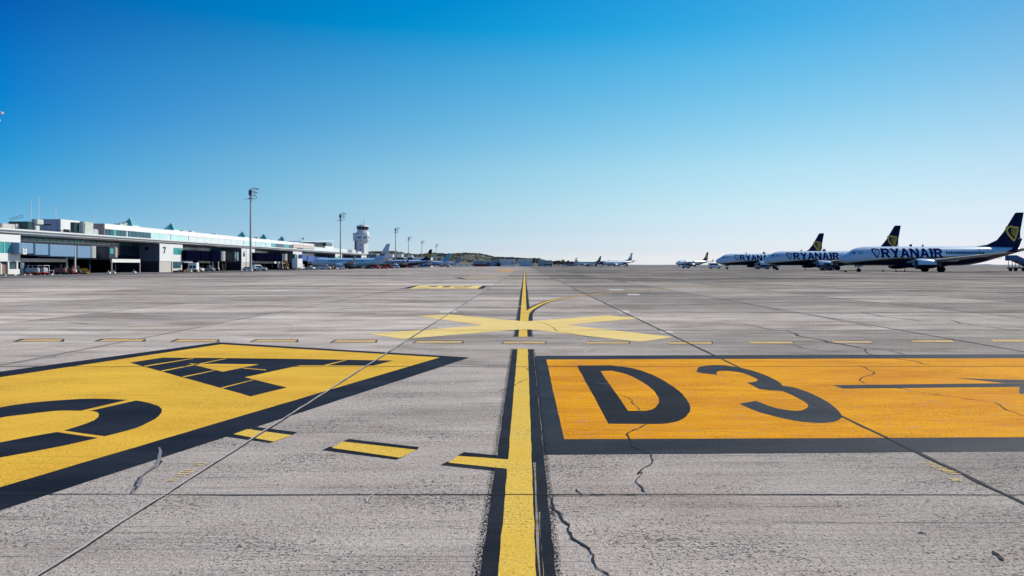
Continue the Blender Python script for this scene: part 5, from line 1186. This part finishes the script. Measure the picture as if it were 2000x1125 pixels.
far_building('long white low building behind the airliner by the terminal', 807, 842, 503.2, 620, M_WHITE, [], [(.1, .2, .4, .7)], name='building', cat='building', dep=10)
far_building('grey green low building right of the tower foot', 702, 735, 497, 560, mat('grey_green_wall', (.12, .16, .17), .7), [], [(.2, .4, .6, .8)], name='building', cat='building', dep=10)
far_building('dark low hall behind the pale blue fin', 757, 788, 503.5, 520, mat('dark_hall', (.03, .035, .06), .5), [], [(.2, .6, .5, .8)], name='building', cat='building', dep=10)
far_building('tiny white house on the far hill crest', 981, 987, 504.5, 1050, M_WHITE, [(.4, .6, 0, .5)], name='house', cat='house', dep=8, base=6)
t = thing('gantry', 'white portal frame between the navy fin and the blue airliner', 'gantry', ((850-VX)*600/F, 600, -.75)); MB().box(-6.5, -6.0, -.2, .2, 0, 9).box(6, 6.5, -.2, .2, 0, 9).box(-6.5, 6.5, -.25, .25, 9, 9.5).build('frame', M_FRAME, t); MB().box(-5, 5, -.1, .1, 3.0, 3.4).build('rail', M_FRAME, t)
# wooded hill
prof_h = [(560, 516), (700, 494), (722, 491.5), (740, 491.5), (755, 492), (766, 490.5), (785, 493), (800, 496), (815, 497.5), (830, 496.5), (845, 494.5), (856, 494.5), (870, 496), (880, 496.5), (893, 494.5), (910, 494.2), (925, 495), (941, 496), (955, 499.5), (970, 502.2), (985, 502.3), (1000, 503.2),
          (1015, 504.2), (1035, 505), (1042, 504.3), (1056, 506), (1065, 509), (1080, 510.5), (1095, 511), (1115, 512), (1140, 516), (1180, 518)]
def hz(px):
    for (a, ya), (b, yb) in zip(prof_h, prof_h[1:]):
        if a <= px <= b: return ya+(yb-ya)*(px-a)/(b-a)
    return 518
m, t_, b = nodes('scrub_hillside'); v = coords(t_)
n1 = noise_(t_, v, .05, 6, .7); n2 = noise_(t_, v, .012, 3)
c = mixc(t_, maprange(t_, n1, .42, .6), (.05, .062, .036), (.19, .17, .12)); c = mixc(t_, maprange(t_, n2, .45, .6), c, (.07, .08, .05))
t_.links.new(c, b.inputs['Base Color']); b.inputs['Roughness'].default_value = .95; M_HILL = m
mbh = MB(); nx, ny = 120, 12; Yh = 1150
vs = []
for j in range(ny+1):
    v_ = j/ny; Yj_ = 900+v_*500
    for i in range(nx+1):
        px = 560+620*i/nx; X = (px-VX)*Yh/F; top = EYE+(HY-hz(px)-.8)*Yh/F
        sh_ = math.sin(min(1, v_*2.0)*math.pi/2) if v_ <= .5 else math.cos((v_-.5)*math.pi)
        z = -.9+max(0, top+.9)*max(0, sh_)*(1+.06*noise.noise((X*.02, Yj_*.02, 0)))
        vs.append((X, Yj_, z))
mbh.add(vs, [(j*(nx+1)+i, j*(nx+1)+i+1, (j+1)*(nx+1)+i+1, (j+1)*(nx+1)+i) for j in range(ny) for i in range(nx)])
tag(mbh.build('hill', M_HILL, smooth=True, fix=False), kind='structure')
# scrub on the hill: thousands of small leafy clumps
m, t_, b = nodes('scrub_leaves'); v = coords(t_); n1 = noise_(t_, v, .09, 4, .7)
t_.links.new(mixc(t_, maprange(t_, n1, .35, .65), (.034, .048, .028), (.10, .11, .062)), b.inputs['Base Color']); b.inputs['Roughness'].default_value = .9; M_SCRUB = m
def clump(mb, c, r, n=14):
    for _ in range(n):
        d = Vector((random.gauss(0, 1), random.gauss(0, 1), abs(random.gauss(0, .8)))); d = d.normalized()*random.uniform(.3, 1)*r
        p = Vector(c)+Vector((d.x, d.y, d.z*.9)); s = r*random.uniform(.22, .5)
        a = Vector((random.gauss(0, 1), random.gauss(0, 1), random.gauss(0, 1))).normalized(); u = a.orthogonal().normalized(); w_ = a.cross(u)
        mb.add([p+u*s, p+w_*s*.8, p-u*s*.9, p-w_*s], [(0, 1, 2, 3)])
mbs = MB()
for _ in range(4200):
    px = random.uniform(640, 1130); v_ = random.uniform(.1, .56); X = (px-VX)*Yh/F; Y_ = 900+v_*500
    top = EYE+(HY-hz(px)-.8)*Yh/F; sh_ = math.sin(min(1, v_*2)*math.pi/2)
    if noise.noise((X*.03, Y_*.03, 3)) < -.12 and random.random() < .8: continue
    clump(mbs, (X, Y_, -.9+max(0, top+.9)*sh_), random.uniform(.9, 2.3), 7)
tag(mbs.build('scrub', M_SCRUB, fix=False), 'dark green scrub and low pines covering the far hill', 'scrub', kind='stuff')
m, t_, b = nodes('tree_leaves'); n1 = noise_(t_, coords(t_), .5, 4, .7)
t_.links.new(mixc(t_, maprange(t_, n1, .35, .65), (.014, .03, .018), (.05, .075, .04)), b.inputs['Base Color']); b.inputs['Roughness'].default_value = .9; M_LEAF = m
def tree(label, px, pytop, Y, w_, sq=1.0):
    X = (px-VX)*Y/F; h_ = EYE+(HY-pytop)*Y/F; t = thing('tree', label, 'tree', (X, Y, -.1), group='trees on the horizon right of the centre line')
    tr = MB().cyl((0, 0, 0), (.2, 0, h_*.55), .35, .2, n=8)
    for k in range(4):
        a = k*1.6; tr.cyl((.15, 0, h_*.4), (w_*.28*math.cos(a), w_*.28*math.sin(a), h_*.72), .15, .06, n=6)
    tr.build('trunk', mat('bark', (.10, .07, .05), .9), t)
    mbc = MB()
    for _ in range(26):
        a = random.uniform(0, 6.28); r = math.sqrt(random.random())*w_*.42; z = h_*random.uniform(.38, .9)*sq+h_*(1-sq)
        r *= 1.0 if z < h_*.75 else .6
        clump(mbc, (r*math.cos(a), r*math.sin(a), min(z, h_*.9)), w_*random.uniform(.12, .2), 16)
    mbc.build('crown', M_LEAF, t, fix=False)
tree('dark rounded tree standing alone above the nose of the green airliner', 1126, 502.6, 760, 4.6, .9)
for lb, px, y, w_ in (('dark bushy tree, tallest of the clump left of the lone tree', 1099, 506.5, 6.0), ('low wide tree left of the tallest in the horizon clump', 1091, 508, 7.0), ('low dark tree at the left end of the horizon clump', 1083, 510, 6.0), ('low bushy tree between the clump and the lone tree', 1109, 507.5, 5.5), ('low tree touching the lone tree on its left', 1117, 510, 5.0),
                      ('dark tree with bare top left of the pinkish building', 1042, 503.5, 7.0), ('pointed tree right beside the pinkish building roof', 1052, 502.5, 6.0)):
    tree(lb, px, y, 790 if px > 1060 else 830, w_)
# coast on the right horizon and runway strip
mbc = MB(); vs = []; n = 90
for i in range(n+1):
    px = 1150+1100*i/n; Y_ = 2400; X = (px-VX)*Y_/F
    h_ = 1.45+1.2*(.6+noise.noise((px*.02, 0, 0)))+(2.2 if 1905 < px < 1950 else 0)*math.exp(-((px-1930)/14)**2)
    vs += [(X, Y_, -1), (X, Y_+10, h_), (X, Y_+160, -1)]
mbc.add(vs, [(3*i+k, 3*(i+1)+k, 3*(i+1)+k+1, 3*i+k+1) for i in range(n) for k in (0, 1)])
tag(mbc.build('coast', mat('coast_haze_grey', (.22, .27, .30), .95, var=.2, scale=.01), fix=False), kind='structure')
tag(MB().add([(30, 640, .012), (700, 640, .012), (700, 800, .012), (30, 800, .012)], [(0, 1, 2, 3)]).build('taxiway', mat('blue_grey_asphalt', (.13, .14, .16), .8, var=.2, scale=.02), fix=False), kind='structure')
